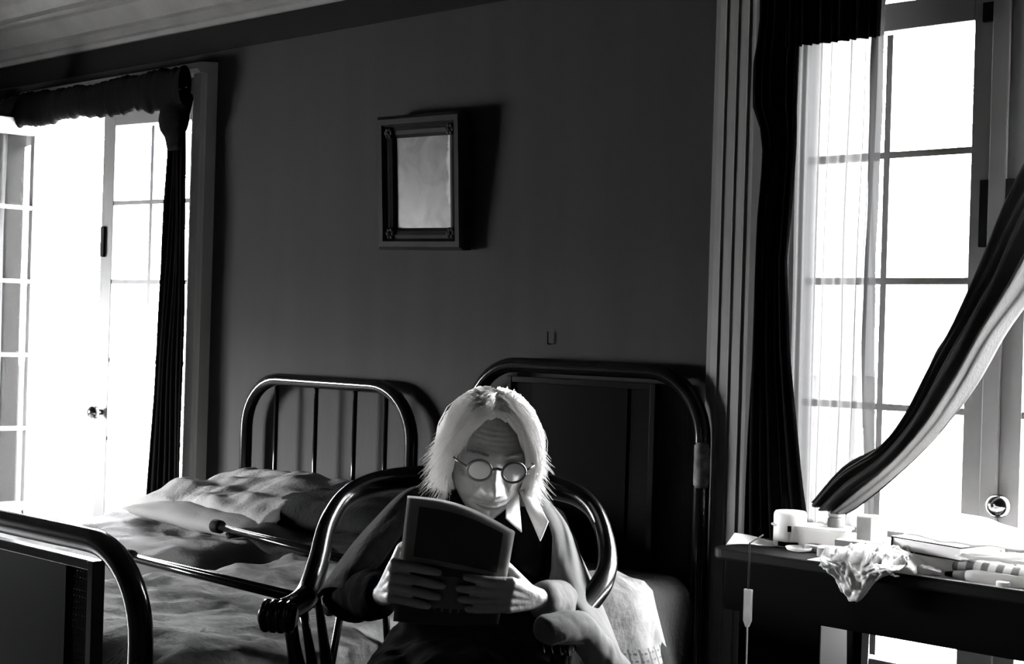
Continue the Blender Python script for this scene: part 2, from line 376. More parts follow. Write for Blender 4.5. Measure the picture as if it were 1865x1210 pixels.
BARS = [.44, .775, 1.11, 1.445, 1.78, 2.11]
def leaf(name, hinge, width, sgn, ang, knob=True, plates=()):
    """door leaf: local x from the hinge (0) to the free edge (width); sgn mirrors; ang opens it into the room"""
    root = tag(bpy.data.objects.new(name, None), kind='structure'); COL.objects.link(root)
    root.location = (hinge, -.001, 0); root.rotation_euler = (0, 0, ang)
    W = width; t0, t1 = .0, .042; S = .075
    def X(a, b): return (min(a * sgn, b * sgn), max(a * sgn, b * sgn))
    bm = BM()
    for a, b in ((0.003, S), (W - S, W - .002)): box(bm, *X(a, b), t0, t1, .01, 2.185)
    box(bm, *X(S, W - S), t0, t1, 2.11, 2.185); box(bm, *X(S, W - S), t0, t1, .01, .17); box(bm, *X(S, W - S), t0, t1, .40, .44)
    box(bm, *X(S, W - S), t0 + .012, t1 - .012, .17, .40)
    obj('leaf_frame', bm, M['door'], root, bevel=.003)
    if name == 'door_3': obj('astragal', boxes((*X(W - .022, W + .024), -.014, -.001, .01, 2.18)), M['door'], root, bevel=.004)
    bm = BM()
    for z in BARS[1:-1]: box(bm, *X(S, W - S), t0 + .004, t1 - .004, z - .009, z + .009)
    for z0, z1 in zip(BARS, BARS[1:]): box(bm, *X(W / 2 - .009, W / 2 + .009), t0 + .004, t1 - .004, z0 + .009, z1 - .009)
    obj('glazing_bars', bm, M['door'], root)
    bm = BM(); q = X(S, W - S); bm.faces.new([bm.verts.new(p) for p in ((q[0], .021, .44), (q[1], .021, .44), (q[1], .021, 2.11), (q[0], .021, 2.11))]); obj('panes', bm, M['glass'], root)
    if knob:
        bm = BM(); c = Vector(((W - .04) * sgn, -.045, .885)); R = Matrix.Rotation(PI / 2, 3, 'X')
        ellipsoid(bm, c, .03, .024, .03); tube(bm, [c + Vector((0, .01, 0)), c + Vector((0, .05, 0))], .012)
        obj('door_knob', bm, M['chrome'], root, smooth=True)
    for (a, b, z0, z1) in plates:
        obj('lock_plate', boxes((*X(a, b), -.012, .002, z0, z1)), M['black'], root, bevel=.002)
    return root
LW = .6175
leaf('door_1', LD[0] + .002, .605, 1, math.radians(-98), knob=False)
leaf('door_2', LD[1] - .002, .605, -1, math.radians(8), plates=((.570, .593, 1.55, 1.68),))
leaf('door_3', RD[0] + .002, LW, 1, 0, knob=False, plates=((LW - .045, LW - .015, 1.53, 1.70), (LW - .05, LW - .02, 2.10, 2.15)))
leaf('door_4', RD[1] - .002, LW, -1, 0, plates=((LW - .045, LW - .015, 1.55, 1.70),))
# frame of the unseen window in the left wall
obj_ = st('window_1', boxes((XL - .06, XL - .02, FW[0], FW[0] + .07, .55, FT), (XL - .06, XL - .02, FW[1] - .07, FW[1], .55, FT), (XL - .06, XL - .02, FW[0], FW[1], .55, .62), (XL - .06, XL - .02, FW[0], FW[1], FT - .08, FT),
    (XL - .06, XL - .02, -2.68, -2.63, .62, FT - .08)), M['door'])

# ------------------------------------------------------------------ curtains
def pleated(bm, xl, xr, y, z0, z1, folds, amp, nz=40, nu=None, seed=0, ywave=.02):
    nu = nu or folds * 10
    def f(u, v):
        z = z0 + (z1 - z0) * v
        a, b = xl(z), xr(z); x = a + (b - a) * u
        ph = folds * 2 * PI * (u + .03 * N(u * 4, z * 1.2, seed))
        yy = y + amp * math.sin(ph) * (.6 + .6 * abs(N(u * 3, z * .8, seed + 3))) + ywave * N(u * 2, z * 1.5, seed + 9)
        return Vector((x + .3 * amp * math.cos(ph * .5 + seed), yy, z))
    grid(bm, nu, nz, f)
# left door: drape at its right side, bunched and tied at the top
L = lambda tab: (lambda z: interp(tab, z))
bm = BM(); pleated(bm, L([(0, -4.97), (.6, -4.92), (1.1, -4.90), (1.45, -4.88), (1.95, -4.855), (2.04, -4.86)]), L([(0, -4.68), (.6, -4.70), (1.7, -4.70), (1.95, -4.715), (2.05, -4.73)]), -.115, .02, 2.04, 7, .010)
tag(obj('curtain_drape', bm, M['drape'], smooth=True, solid=.003), 'dark drape hanging to the floor beside the open left French door', 'curtain')
bm = BM()
for k in range(9):
    a = k / 8; x = -4.87 + .17 * a
    capsule(bm, (x, -.13 - .02 * math.sin(a * PI), 2.17), .022, (-4.785 + .35 * (x + 4.785), -.13, 1.98), .014, 10)
ellipsoid(bm, (-4.785, -.135, 2.09), .085, .045, .085); 
bo = obj('curtain_bunch', bm, M['drape'], smooth=True); tag(bo, 'knotted bundle of dark cloth gathered at the top of the left drape', 'curtain')
rm = bo.modifiers.new('r', 'REMESH'); rm.mode = 'VOXEL'; rm.voxel_size = .008; rm.use_smooth_shade = True
bm = BM()   # valance, cloth rolled over a rod
def vf(u, v):
    x = -6.75 + (6.75 - 4.70) * u; a = 2 * PI * v
    r = .042 + .006 * N(u * 60, v * 2) + .012 * N(u * 14, v * 3)
    return Vector((x, -.15 + r * .8 * math.cos(a), 2.215 + r * 1.75 * math.sin(a) + .010 * N(u * 90, v * 3)))
grid(bm, 260, 20, vf)
tag(obj('curtain_valance', bm, M['drape'], smooth=True), 'dark gathered valance rolled along the head of the left door', 'curtain')
bm = BM(); pleated(bm, lambda z: -6.62, lambda z: -6.10, -.13, .02, 2.16, 9, .018, seed=4)
tag(obj('lace_curtain', bm, M['lace'], smooth=True), 'pale lace curtain seen through the panes of the open door leaf', 'curtain')
# right door: dark drape, sheer with a double hem, tied-back drape
bm = BM(); tube(bm, [(-2.28, -.16, 2.385), (-.55, -.16, 2.385)], .013)
tube(bm, [(-2.25, -.16, 2.385), (-2.25, -.02, 2.385)], .009); tube(bm, [(-.58, -.16, 2.385), (-.58, -.02, 2.385)], .009)
tag(obj('curtain_rod', bm, M['brass'], smooth=True), 'thin curtain rod above the right French door', 'curtain rod')
bm = BM(); pleated(bm, L([(0, -2.06), (.8, -2.05), (1.2, -2.043), (1.6, -2.045), (1.72, -2.035), (1.83, -2.032), (1.90, -2.065), (2.02, -2.068), (2.12, -2.05), (2.38, -2.058)]),
    L([(0, -1.78), (.53, -1.805), (.88, -1.873), (1.0, -1.89), (1.25, -1.932), (1.48, -1.953), (1.82, -1.934), (2.02, -1.933), (2.38, -1.92)]), -.175, .01, 2.385, 6, .016, seed=2)
tag(obj('curtain_drape', bm, M['drape'], smooth=True, solid=.003), 'dark drape hanging straight at the left side of the window behind the table', 'curtain')
bm = BM(); pleated(bm, L([(0, -1.95), (2.385, -1.96)]), L([(.78, -1.745), (1.2, -1.74), (1.6, -1.735), (2.0, -1.725), (2.385, -1.72)]), -.13, .80, 2.385, 8, .012, seed=5, nu=160)
sh = obj('sheer_curtain', bm, M['sheer'], smooth=True)
tag(sh, 'thin white sheer curtain over the left half of the window behind the table', 'curtain')
def hx(z): return interp([(.7, -1.69), (.95, -1.70), (1.2, -1.71), (1.6, -1.712), (2.0, -1.71), (2.385, -1.70)], z)
bm = BM(); grid(bm, 4, 60, lambda u, v: Vector((hx(.80 + 1.585 * v) - .026 + .034 * u + .004 * N(v * 9, 3), -.145 + .006 * math.sin(u * 5 + v * 14), .80 + 1.585 * v)))
obj('hem', bm, M['hem'], sh, smooth=True)
# top part of the curtain: dark cloth painting the sheer where no light comes from behind
bm = BM(); pleated(bm, lambda z: -1.99, lambda z: -1.70 , -.165, 2.06, 2.395, 11, .012, seed=8, nu=180)
obj('unlit_heading', bm, M['drape'], sh, smooth=True)
UP = [(2230, -160), (2010, 60), (1865, 285), (1784, 480), (1728, 603), (1700, 650), (1653, 750), (1605, 809), (1538, 849), (1478, 916)]
LO = [(2420, 0), (2150, 240), (1960, 400), (1865, 540), (1815, 611), (1764, 702), (1708, 781), (1637, 857), (1569, 916), (1535, 938)]
YY = [-.14, -.15, -.16, -.18, -.20, -.21, -.23, -.25, -.27, -.30]
ua = catmull([onY(p[0], p[1], y) for p, y in zip(UP, YY)], 10); la = catmull([onY(p[0], p[1], y) for p, y in zip(LO, YY)], 10)
bm = BM(); n_ = len(ua) - 1
def tb(u, v):
    i = min(int(u * n_ + .5), n_); p = ua[i].lerp(la[i], v)
    d = .030 * math.sin(v * 2 * PI * 3.3 + .8 * N(u * 3, v)) + .012 * math.sin(v * 2 * PI * 8 + u * 3)
    p.y += d * (.45 + .75 * min(1, (1 - u) * 2)) - .03 * math.sin(v * PI)
    return p
grid(bm, n_, 64, tb)
tag(obj('curtain_drape', bm, M['drape2'], smooth=True, solid=.003), 'folded drape pulled diagonally across the window down to the table top', 'curtain')

# ------------------------------------------------------------------ picture
pc = thing('framed_picture', 'carved wooden framed picture hanging alone on the wall above the beds', 'picture', (-3.452, -.030, 1.785))
pc.rotation_euler = (math.radians(4.5), math.radians(1.2), 0)
PW, PH = .205, .232
bm = BM()
prof = [(0, 0), (0, -.036), (.012, -.046), (.03, -.046), (.04, -.030), (.052, -.034), (.066, -.028), (.078, -.014), (.078, 0)]
rings = []
for sx, sz in ((-1, -1), (1, -1), (1, 1), (-1, 1)):
    rings.append([bm.verts.new((sx * (PW - a), b, sz * (PH - a))) for a, b in prof])
for i in range(4):
    A, B = rings[i], rings[(i + 1) % 4]
    for k in range(len(prof) - 1): bm.faces.new((A[k], B[k], B[k + 1], A[k + 1]))
fm = mat('frame_wood', .007, .6, spec=.05, noise_amt=.3, nscale=14)
fr = obj('frame', bm, fm, pc)
for sx in (-1, 1):
    for sz in (-1, 1):
        bm = BM()
        cx, cz = sx * (PW - .058), sz * (PH - .058)
        for k in range(6): ellipsoid(bm, (cx + .013 * math.cos(k * PI / 3), -.035, cz + .013 * math.sin(k * PI / 3)), .009, .007, .009, seg=10, rings=6)
        ellipsoid(bm, (cx, -.038, cz), .008, .008, .008, seg=10, rings=6)
        obj('corner_rosette', bm, M['black'] if sz > 0 else fm, pc, smooth=True)
pm = mat('faded_print', .2, .35, spec=.2); n, l, b = nodes_of(pm)
tx = n.new('ShaderNodeTexNoise'); tx.inputs['Scale'].default_value = 9; tx.inputs['Detail'].default_value = 7; tx.inputs['Distortion'].default_value = 1.2
l.new(n['Texture Coordinate'].outputs['Object'], tx.inputs[0])
rp = n.new('ShaderNodeValToRGB'); rp.color_ramp.elements[0].color = (.035, .035, .034, 1); rp.color_ramp.elements[1].color = (.085, .085, .083, 1); rp.color_ramp.elements[0].position = .35; rp.color_ramp.elements[1].position = .68
l.new(tx.outputs[0], rp.inputs[0])
sp = n.new('ShaderNodeSeparateXYZ'); l.new(n['Texture Coordinate'].outputs['Object'], sp.inputs[0])
ad = n.new('ShaderNodeMath'); ad.operation = 'MULTIPLY_ADD'; ad.inputs[1].default_value = .06; l.new(tx.outputs[0], ad.inputs[0]); l.new(sp.outputs[0], ad.inputs[2])
mr = n.new('ShaderNodeMapRange'); mr.inputs['From Min'].default_value = .142; mr.inputs['From Max'].default_value = .152; l.new(ad.outputs[0], mr.inputs[0])
mz = n.new('ShaderNodeMapRange'); mz.inputs['From Min'].default_value = -.08; mz.inputs['From Max'].default_value = -.04; l.new(sp.outputs[2], mz.inputs[0])
mm = n.new('ShaderNodeMath'); mm.operation = 'MULTIPLY'; l.new(mr.outputs[0], mm.inputs[0]); l.new(mz.outputs[0], mm.inputs[1])
mx = n.new('ShaderNodeMixRGB'); l.new(mm.outputs[0], mx.inputs[0]); l.new(rp.outputs[0], mx.inputs[1]); mx.inputs[2].default_value = (.5, .5, .49, 1)
l.new(mx.outputs[0], b.inputs['Base Color'])
obj('print', boxes((-PW + .07, PW - .07, -.016, -.010, -PH + .07, PH - .07)), pm, pc)
obj('backing_board', boxes((-PW + .004, PW - .004, -.010, -.001, -PH + .004, PH - .004)), M['darkwood'], pc)
bm = BM(); tube(bm, [(-2.905, 0, 1.245), (-2.905, -.012, 1.245), (-2.905, -.014, 1.285)], .003, 8)
tag(obj('wall_hook', bm, M['black']), 'small nail hook in the wall above the caned headboard', 'hook')

# ------------------------------------------------------------------ beds
def arch(x0, x1, y, z0, z1, r, leanr=0):
    pts = [(x0, y, z0), (x0, y, z0 + .3)]
    for k in range(0, 11):
        a = PI - PI / 2 * k / 10; pts.append((x0 + r + r * math.cos(a), y, z1 - r + r * math.sin(a)))
    for k in range(0, 11):
        a = PI / 2 - PI / 2 * k / 10; pts.append((x1 - r + r * math.cos(a), y, z1 - r + r * math.sin(a)))
    pts += [(x1, y, z0 + .3), (x1, y, z0)]
    return pts
def bed(label, x0, x1, ytop, yfoot, hz, fz, caned):
    root = thing('iron_bed', label, 'bed', ((x0 + x1) / 2, (ytop + yfoot) / 2, 0))
    cx, cy = root.location.x, root.location.y
    a0, a1 = x0 - cx, x1 - cx; yt, yf = ytop - cy, yfoot - cy; T = .024
    for nm, y, z in (('headboard_tube', yt, hz), ('footboard_tube', yf, fz)):
        bm = BM(); tube(bm, arch(a0 + T, a1 - T, y, 0.0, z - T, .19 if nm[0] == 'h' else .17), T, 16); obj(nm, bm, M['iron'], root, smooth=True)
    for nm, y, z in (('headboard_rail', yt, .34), ('footboard_rail', yf, .34)):
        bm = BM(); tube(bm, [(a0 + T, y, z), (a1 - T, y, z)], .014, 10); obj(nm, bm, M['iron'], root, smooth=True)
    for s in (a0 + T, a1 - T):
        bm = BM(); box(bm, s - .012, s + .012, yf, yt, .30, .345); obj('side_rail', bm, M['iron'], root)
    bm = BM()
    for k in range(9):
        y = yf + (yt - yf) * (k + .5) / 9; box(bm, a0 + T, a1 - T, y - .02, y + .02, .325, .335)
    obj('slats', bm, M['iron'], root)
    if caned:
        for nm, y, z in (('headboard_panel', yt, hz), ('footboard_panel', yf, fz)):
            q = .185; w0, w1 = a0 + q, a1 - q
            if nm[0] == 'f': w0, w1 = a0 + .17, a1 - .17
            cw = .105; zt = z - 2 * T - .012
            p = obj(nm, boxes((w0 + cw, w1 - cw, y - .008, y + .008, .36, zt - .02)), M['darkwood'], root)
            obj('cane_strip', boxes((w0 + .02, w0 + cw, y - .002, y + .002, .36, zt - .02)), M['cane'], p)
            obj('cane_strip', boxes((w1 - cw, w1 - .02, y - .002, y + .002, .36, zt - .02)), M['cane'], p)
            obj('panel_frame', boxes((w0, w0 + .02, y - .014, y + .014, .34, zt), (w1 - .02, w1, y - .014, y + .014, .34, zt), (w0 + .02, w1 - .02, y - .012, y + .012, zt - .02, zt)), M['iron'], p, bevel=.002)
        bm = BM()   # worn patch on the tube of the headboard: bare grey metal
        ring = [(a1 - T + .001, yt - .002, .85 + .13 * k / 8) for k in range(9)]
        tube(bm, ring, [.0225, .0235, .0240, .0238, .0242, .0237, .0240, .0234, .0224], 16); obj('worn_patch', bm, M['worn'], root, smooth=True)
    else:
        for x in [onY(525, 780).x - cx, onY(597, 780).x - cx, onY(668, 780).x - cx, onY(668, 780).x - cx + .16]:
            if x > a1 - .06: continue
            bm = BM(); tube(bm, [(x, yt, .34), (x, yt, hz - T)], .0085, 10); obj('headboard_bar', bm, M['iron'], root, smooth=True)
        for k in range(1, 5):
            x = a0 + (a1 - a0) * k / 5
            bm = BM(); tube(bm, [(x, yf, .34), (x, yf, fz - T)], .0085, 10); obj('footboard_bar', bm, M['iron'], root, smooth=True)
    for sx in (a0 + T, a1 - T):
        for y in (yf, yt):
            bm = BM(); ellipsoid(bm, (sx, y, .02), .022, .014, .02, seg=12, rings=8); obj('caster', bm, M['rubber'], root, smooth=True)
    bm = BM(); box(bm, a0 + .045, a1 - .045, yf + .05, yt - .06, .345, .565)
    ms = thing('mattress', 'ticking mattress under the ' + ('spread of the bed with the caned headboard' if caned else 'spread of the bed with the barred headboard'), 'mattress', root.location)
    obj('ticking', bm, M['ticking'], ms, bevel=.03)
    return root
bed('black tubular bed with caned wooden panels in its headboard and footboard', -3.205, -2.25, -.06, -1.93, 1.20, .87, True)
bed('black tubular bed with a plain barred arched headboard', -4.385, -3.435, -.06, -1.93, 1.10, .80, False)
def cover(x0, x1, y0, y1, z, drop_l, drop_r, drop_f, amp, seed, vs=None, thick=.012):
    """cloth over a mattress: u runs along the bed (foot 0 .. head), v across and down the sides"""
    bm = BM(); W = x1 - x0; r = .03
    Lf = (y1 - y0) + drop_f; Lv = W + drop_l + drop_r
    def f(u, v):
        s = u * Lf - drop_f; t = v * Lv - drop_l
        zz = z; y = y0 + max(s, 0); x = x0 + min(max(t, 0), W)
        wr = amp * (N(x * 3.5 + seed, y * 5.5, 0) + .7 * (1 - 2 * abs(N(x * 6 + y * 5, y * 7 - x * 3 + seed, 2))) + .35 * (1 - 2 * abs(N(x * 15, y * 22, seed))))
        dz = 0; out = 0
        if s < 0: dz += -s; y = y0 - .012 * math.sin(x * 21 + seed) * min(1, -s * 6) - .01
        if t < 0: dz += -t; x = x0 - .008 - .014 * (math.sin(y * 19 + seed) * .7 + N(y * 8, t * 3, seed)) * min(1, -t * 6)
        if t > W: dz += t - W; x = x1 + .010 + .030 * (math.sin(y * 24 + seed) * .6 + 1.3 * N(y * 9, t * 3, seed)) * min(1, (t - W) * 6)
        if t > W: y += .45 * (t - W) * u
        if dz > 0: zz = z - dz + .006 * math.sin((x + y) * 13); wr *= .3
        edge = min(abs(t), abs(t - W), abs(s)) if dz == 0 else 0
        if dz == 0 and edge < .05: zz -= .022 * (1 - edge / .05) ** 2
        elif dz > 0: zz -= .022
        return Vector((x, y, zz + wr))
    grid(bm, int(Lf * 55), int(Lv * 55), f, lambda u, v: (u * Lf, v * Lv))
    return bm
# right bed: plain darker blanket at the head, pale woven spread over the rest
tag(obj('blanket', cover(-3.185, -2.29, -1.0, -.11, .585, .12, .42, 0, .008, 3.), M['blanket'], smooth=True, solid=.008), 'plain dark grey blanket under the fringed spread at the caned headboard', 'blanket')
tag(obj('bedspread', cover(-3.175, -2.275, -1.85, -.30, .607, .10, .40, .22, .016, 11.), M['spread'], smooth=True, solid=.006), 'pale woven bedspread with dark dashed border on the near bed', 'bedspread')
tag(obj('bedspread', cover(-4.345, -3.465, -1.85, -.12, .595, .3, .16, .22, .014, 5.), M['linen'], smooth=True, solid=.006), 'rumpled white bedspread on the far bed with the barred headboard', 'bedspread')

def pillow(bm, c, w, d, h, rz=0, tilt=(0, 0), seed=0, nu=36, nv=26, wr=.012, dent=None):
    """two grids sewn at the seam"""
    R = Euler((tilt[0], tilt[1], rz)).to_matrix(); c = Vector(c)
    def f(sgn):
        def g(u, v):
            a, b = u * 2 - 1, v * 2 - 1
            k = (1 - a ** 4) * (1 - b ** 4); k = max(k, 0) ** .55
            ex = 1 - .10 * (1 - abs(b)) ** 0 * (b * b) * (1 - abs(a)) ; 
            x = a * w / 2 * (1 - .06 * (1 - b * b) * abs(a)); y = b * d / 2 * (1 - .08 * (1 - a * a) * abs(b))
            z = sgn * h / 2 * k + (wr * (N(a * 2 + seed, b * 3, sgn) + .6 * math.sin(a * 7 + b * 3 + seed) * N(a, b, seed) + .5 * N(a * 7, b * 3, seed)) if k > .05 else 0)
            if dent and sgn > 0: z -= dent[2] * math.exp(-((a - dent[0]) ** 2 + (b - dent[1]) ** 2) / .15)
            return c + R @ Vector((x, y, z))
        return g
    grid(bm, nu, nv, f(1)); grid(bm, nu, nv, f(-1))
    bmesh.ops.remove_doubles(bm, verts=bm.verts, dist=.0015)
bm = BM(); pillow(bm, (-3.76, -.61, .645), .76, .34, .075, math.radians(-4), seed=3, wr=.006)
tag(obj('bolster', bm, M['ticking'], smooth=True), 'flat greyish bolster pillow under the white one on the far bed', 'pillow')
bm = BM(); pillow(bm, (-3.81, -.44, .692), .84, .50, .125, math.radians(-6), (math.radians(9), math.radians(-2)), seed=8, wr=.022, dent=(.2, -.3, .02), nu=60, nv=40)
tag(obj('pillow', bm, M['linen'], smooth=True), 'plump creased white pillow on top of the bolster at the barred headboard', 'pillow')
bm = BM(); pillow(bm, (-3.33, -.42, .700), .62, .50, .13, math.radians(4), (math.radians(6), math.radians(-3)), seed=18, wr=.012)
tag(obj('cushion', bm, M['darkcloth'], smooth=True), 'dark cushion beside the white pillow, between the two beds', 'cushion')
bm = BM(); grid(bm, 50, 40, lambda u, v: Vector((-3.42 + .50 * u + .05 * v, -.86 + .35 * v, .645 + .012 * math.sin(u * 9 + v * 4) + .02 * N(u * 4, v * 4))))
tag(obj('folded_cloth', bm, M['darkcloth'], smooth=True, solid=.02), 'dark folded cloth lying in front of the dark cushion', 'cloth')
# walking sticks
def stick(name, label, p0, p1, r=.011, gap=.028, ferrule=True):
    p0, p1 = Vector(p0), Vector(p1); d = (p1 - p0).normalized(); s = d.cross(Vector((0, 0, 1))).normalized() * gap
    t = thing(name, label, 'crutch')
    pr = p0 + d * .5
    for k in (1, -1):
        bm = BM(); tube(bm, [p0 + d * .02 + s * .30 * k, p0 + d * .35 + s * .75 * k, p1 + s * k], r * .85, 12); obj('shaft', bm, M['cane_stick'], t, smooth=True)
    bm = BM(); tube(bm, [p0 - d * .012, p0, p0 + d * .035, p0 + d * .045], [r * 1.3, r * 1.9, r * 1.8, r * 1.2], 14); obj('rubber_tip', bm, M['rubber'], t, smooth=True)
    bm = BM(); tube(bm, [p1 - s * 1.6, p1 + s * 1.6], r * 1.6, 12); obj('hand_grip', bm, M['cane_stick'], t, smooth=True)
    return t
a0 = onZ(392, 958, .675); a1 = onZ(640, 1022, .68)
stick('wooden_crutch', 'dark wooden crutch with its rubber tip by the white pillow', a0, a0 + (a1 - a0).normalized() * 1.0, gap=.013)
b0 = onZ(265, 1022, .655); b1 = onZ(545, 1090, .655)
dd = (b1 - b0).normalized()
stick('wooden_crutch', 'dark wooden crutch running from the caned footboard towards the armchair', b0 - dd * .10, b0 + dd * .78, gap=.016)

# ------------------------------------------------------------------ table and the clutter on it
TX0, TX1, TY0, TY1, TZ = -1.975, -.55, -.465, -.19, .755
def rrect(x0, x1, y0, y1, r, n=6):
    pts = []
    for cx, cy, a in ((x1 - r, y1 - r, 0), (x0 + r, y1 - r, PI / 2), (x0 + r, y0 + r, PI), (x1 - r, y0 + r, 1.5 * PI)):
        for k in range(n + 1): pts.append((cx + r * math.cos(a + PI / 2 * k / n), cy + r * math.sin(a + PI / 2 * k / n)))
    return pts
tt = thing('side_table', 'dark wooden table covered with clutter in front of the right window', 'table', (-1.27, -.35, 0))
o_ = tt.location
bm = BM(); prism(bm, [(x - o_.x, y - o_.y) for x, y in rrect(TX0, TX1, TY0, TY1, .035)], 'z', .727, .755); obj('tabletop', bm, M['tabletop'], tt, bevel=.006)
bm = BM()
ax0, ax1, ay0, ay1 = TX0 + .03 - o_.x, TX1 - .03 - o_.x, TY0 + .03 - o_.y, TY1 - .02 - o_.y
box(bm, ax0, ax1, ay0, ay0 + .02, .60, .727); box(bm, ax0, ax0 + .02, ay0 + .02, ay1, .60, .727); box(bm, ax1 - .02, ax1, ay0 + .02, ay1, .60, .727); box(bm, ax0 + .02, ax1 - .02, ay1 - .02, ay1, .64, .727)
obj('apron', bm, M['table'], tt)
for x, y in ((-1.59 - o_.x, ay0 + .03), (ax1 - .02, ay0 + .025), (ax0 + .02, ay1 - .025), (ax1 - .02, ay1 - .025)):
    bm = BM(); pts = [(x, y, z) for z in (0, .05, .3, .6, .72)]; tube(bm, pts, [.014, .013, .020, .028, .03], 8); obj('leg', bm, M['table'], tt, smooth=False)
bm = BM(); box(bm, ax0 + .03, ax0 + .26, ay0 + .02, ay1, .10, .60); obj('side_cupboard', bm, M['table'], tt, bevel=.004)
def T(px, py, dz=0): return onZ(px, py, TZ + .001) + Vector((0, 0, dz))
def P3(x, y, z=0): return Vector((x, y, TZ + .001 + z))
bm = BM(); grid(bm, 30, 8, lambda u, v: P3(-1.70 + 1.12 * u + .02 * N(u * 5, v), TY0 + .004 + (TY1 - TY0 - .01) * v, .001 + .0015 * abs(N(u * 30, v * 9))))  # white sheet added to paint the window glare on the table top
tag(obj('table_glare_sheet', bm, M['paper'], smooth=True, solid=.001), 'added white sheet painting the glare on the right part of the table top', 'paper')
# papers at the left end
bm = BM(); grid(bm, 10, 6, lambda u, v: T(1322, 996).lerp(T(1440, 996), u) + Vector((-.02 * v, .07 * v, .004 + .022 * (1 - u) ** 2 * v + .003 * math.sin(u * 7))))
tag(obj('paper_sheet', bm, M['paper'], smooth=True, solid=.0015), 'curled white sheet of paper at the left end of the table', 'paper')
# big white jar
c = T(1438, 994); jr = .042
jar = thing('ceramic_jar', 'large white ceramic jar with a dark label spot and dark foot band', 'jar', c)
bm = BM(); lathe(bm, [(jr * .9, .0), (jr * .98, .004), (jr, .012), (jr, .078), (jr * .97, .084), (jr * .90, .088), (jr * .5, .089)], seg=40); obj('jar_body', bm, M['white'], jar, smooth=True)
def on_cyl(bm, a0, a1, z0, z1, r, n=8):
    base = math.atan2(-D0.y, -D0.x)
    grid(bm, n, 1, lambda u, v: Vector(((r) * math.cos(base + a0 + (a1 - a0) * u), r * math.sin(base + a0 + (a1 - a0) * u), z0 + (z1 - z0) * v)))
bm = BM(); on_cyl(bm, -.35, -.12, .040, .055, jr + .0006); obj('label_spot', bm, M['black'], jar)
bm = BM(); on_cyl(bm, -.95, .45, .002, .014, jr + .0006, 16); obj('foot_band', bm, M['black'], jar)
# tub behind
c = P3(-1.80, -.262)
tub = thing('plastic_tub', 'low wide white plastic tub behind the ceramic jar', 'tub', c, math.radians(12))
bm = BM(); rings = []
for s, z in ((.86, 0), (.88, .004), (1, .050), (1.06, .052), (1.06, .056), (.98, .056), (.96, .05)):
    rings.append([bm.verts.new((x * s, y * s, z)) for x, y in rrect(-.095, .095, -.045, .045, .025)])
for A, B in zip(rings, rings[1:]):
    for k in range(len(A)): bm.faces.new((A[k], A[(k + 1) % len(A)], B[(k + 1) % len(A)], B[k]))
bm.faces.new(rings[0][::-1]); bm.faces.new(rings[-1]); obj('tub_body', bm, M['plastic'], tub, smooth=False, bevel=.002)
def small(name, label, cat, bm, m, loc=(0, 0, 0), rz=0, **k):
    o = obj(name, bm, m, **k); o.location = loc; o.rotation_euler = (0, 0, rz); return tag(o, label, cat)
YAW = TH
bm = BM(); lathe(bm, [(.018, 0), (.030, .003), (.034, .010), (.032, .010), (.02, .006)], seg=24)
small('saucer', 'tiny pale dish in front of the ceramic jar', 'dish', bm, M['white'], T(1455, 1004), smooth=True)
bm = BM(); lathe(bm, [(.024, 0), (.026, .002), (.026, .014), (.022, .016), (.01, .016)], seg=24)
small('jar_lid', 'low round grey lid at the table edge right of the jar', 'lid', bm, M['greycard'], T(1484, 1004), smooth=True)
jj = thing('small_jar', 'small dark glass jar with a pale lid behind the tub', 'jar', P3(-1.765, -.203))
bm = BM(); lathe(bm, [(.020, 0), (.022, .003), (.022, .070), (.018, .076)], seg=24); obj('jar_body', bm, M['midgrey'], jj, smooth=True)
bm = BM(); lathe(bm, [(.020, .0765), (.021, .078), (.021, .094), (.019, .096)], seg=24); obj('lid', bm, M['greycard'], jj, smooth=True)
cb = thing('medicine_carton', 'small upright carton, one side grey and one white, under the tied drape', 'box', P3(-1.655, -.225, .001), math.radians(20))
bm = BM(); box(bm, -.035, .035, -.02, .02, 0, .092); obj('carton_body', bm, M['paper'], cb, bevel=.001)
bm = BM(); box(bm, -.034, 0.0, -.0212, -.0203, .004, .088); obj('printed_face', bm, M['greycard'], cb)
bm = BM(); prism(bm, rrect(-.045, .045, -.028, .028, .012), 'z', .002, .024)
small('flat_tin', 'flat grey tin with rounded corners lying right of the tub', 'tin', bm, M['greycard'], P3(-1.675, -.365), math.radians(22), bevel=.002)
bm = BM(); box(bm, -.05, .05, -.02, .02, 0, .034)
small('matchbox', 'slim dark-sided box behind the flat tin', 'box', bm, M['midgrey'], P3(-1.655, -.300, .003), math.radians(8), bevel=.001)
bm = BM(); box(bm, -.055, .055, -.016, .016, 0, .038)
small('toothpaste_box', 'long grey box lying aslant behind the crumpled bag', 'box', bm, M['greycard'], P3(-1.555, -.325, .003), math.radians(-30), bevel=.002)
# crumpled bag hanging over the front edge
bm = BM()
def bagf(u, v):
    # v 0..1 from the back on the table over the edge and down
    x = -1.640 + .19 * u + (.02 * N(v * 3, u * 2)) - .0 * v
    cr = .012 * N(u * 9, v * 9, 4) + .010 * N(u * 20, v * 18, 9)
    if v < .5:
        y = TY0 + .11 * (1 - v / .5) - .012; z = TZ + .028 + cr * 1.5 + .018 * math.sin(u * PI) * (1 - v)
    else:
        k = (v - .5) / .5; fall = .02 + .075 * math.exp(-((u - .42) / .25) ** 2) ; y = TY0 - .022 - .02 * math.sin(k * PI) + cr; z = TZ + .02 - k * fall + cr * .4
    return Vector((x, y, z))
grid(bm, 48, 48, bagf)
tag(obj('plastic_bag', bm, M['bag'], smooth=True, solid=.002), 'crumpled pale plastic bag drooping over the front edge of the table', 'bag')
bm = BM(); cc = P3(-1.535, -.415)
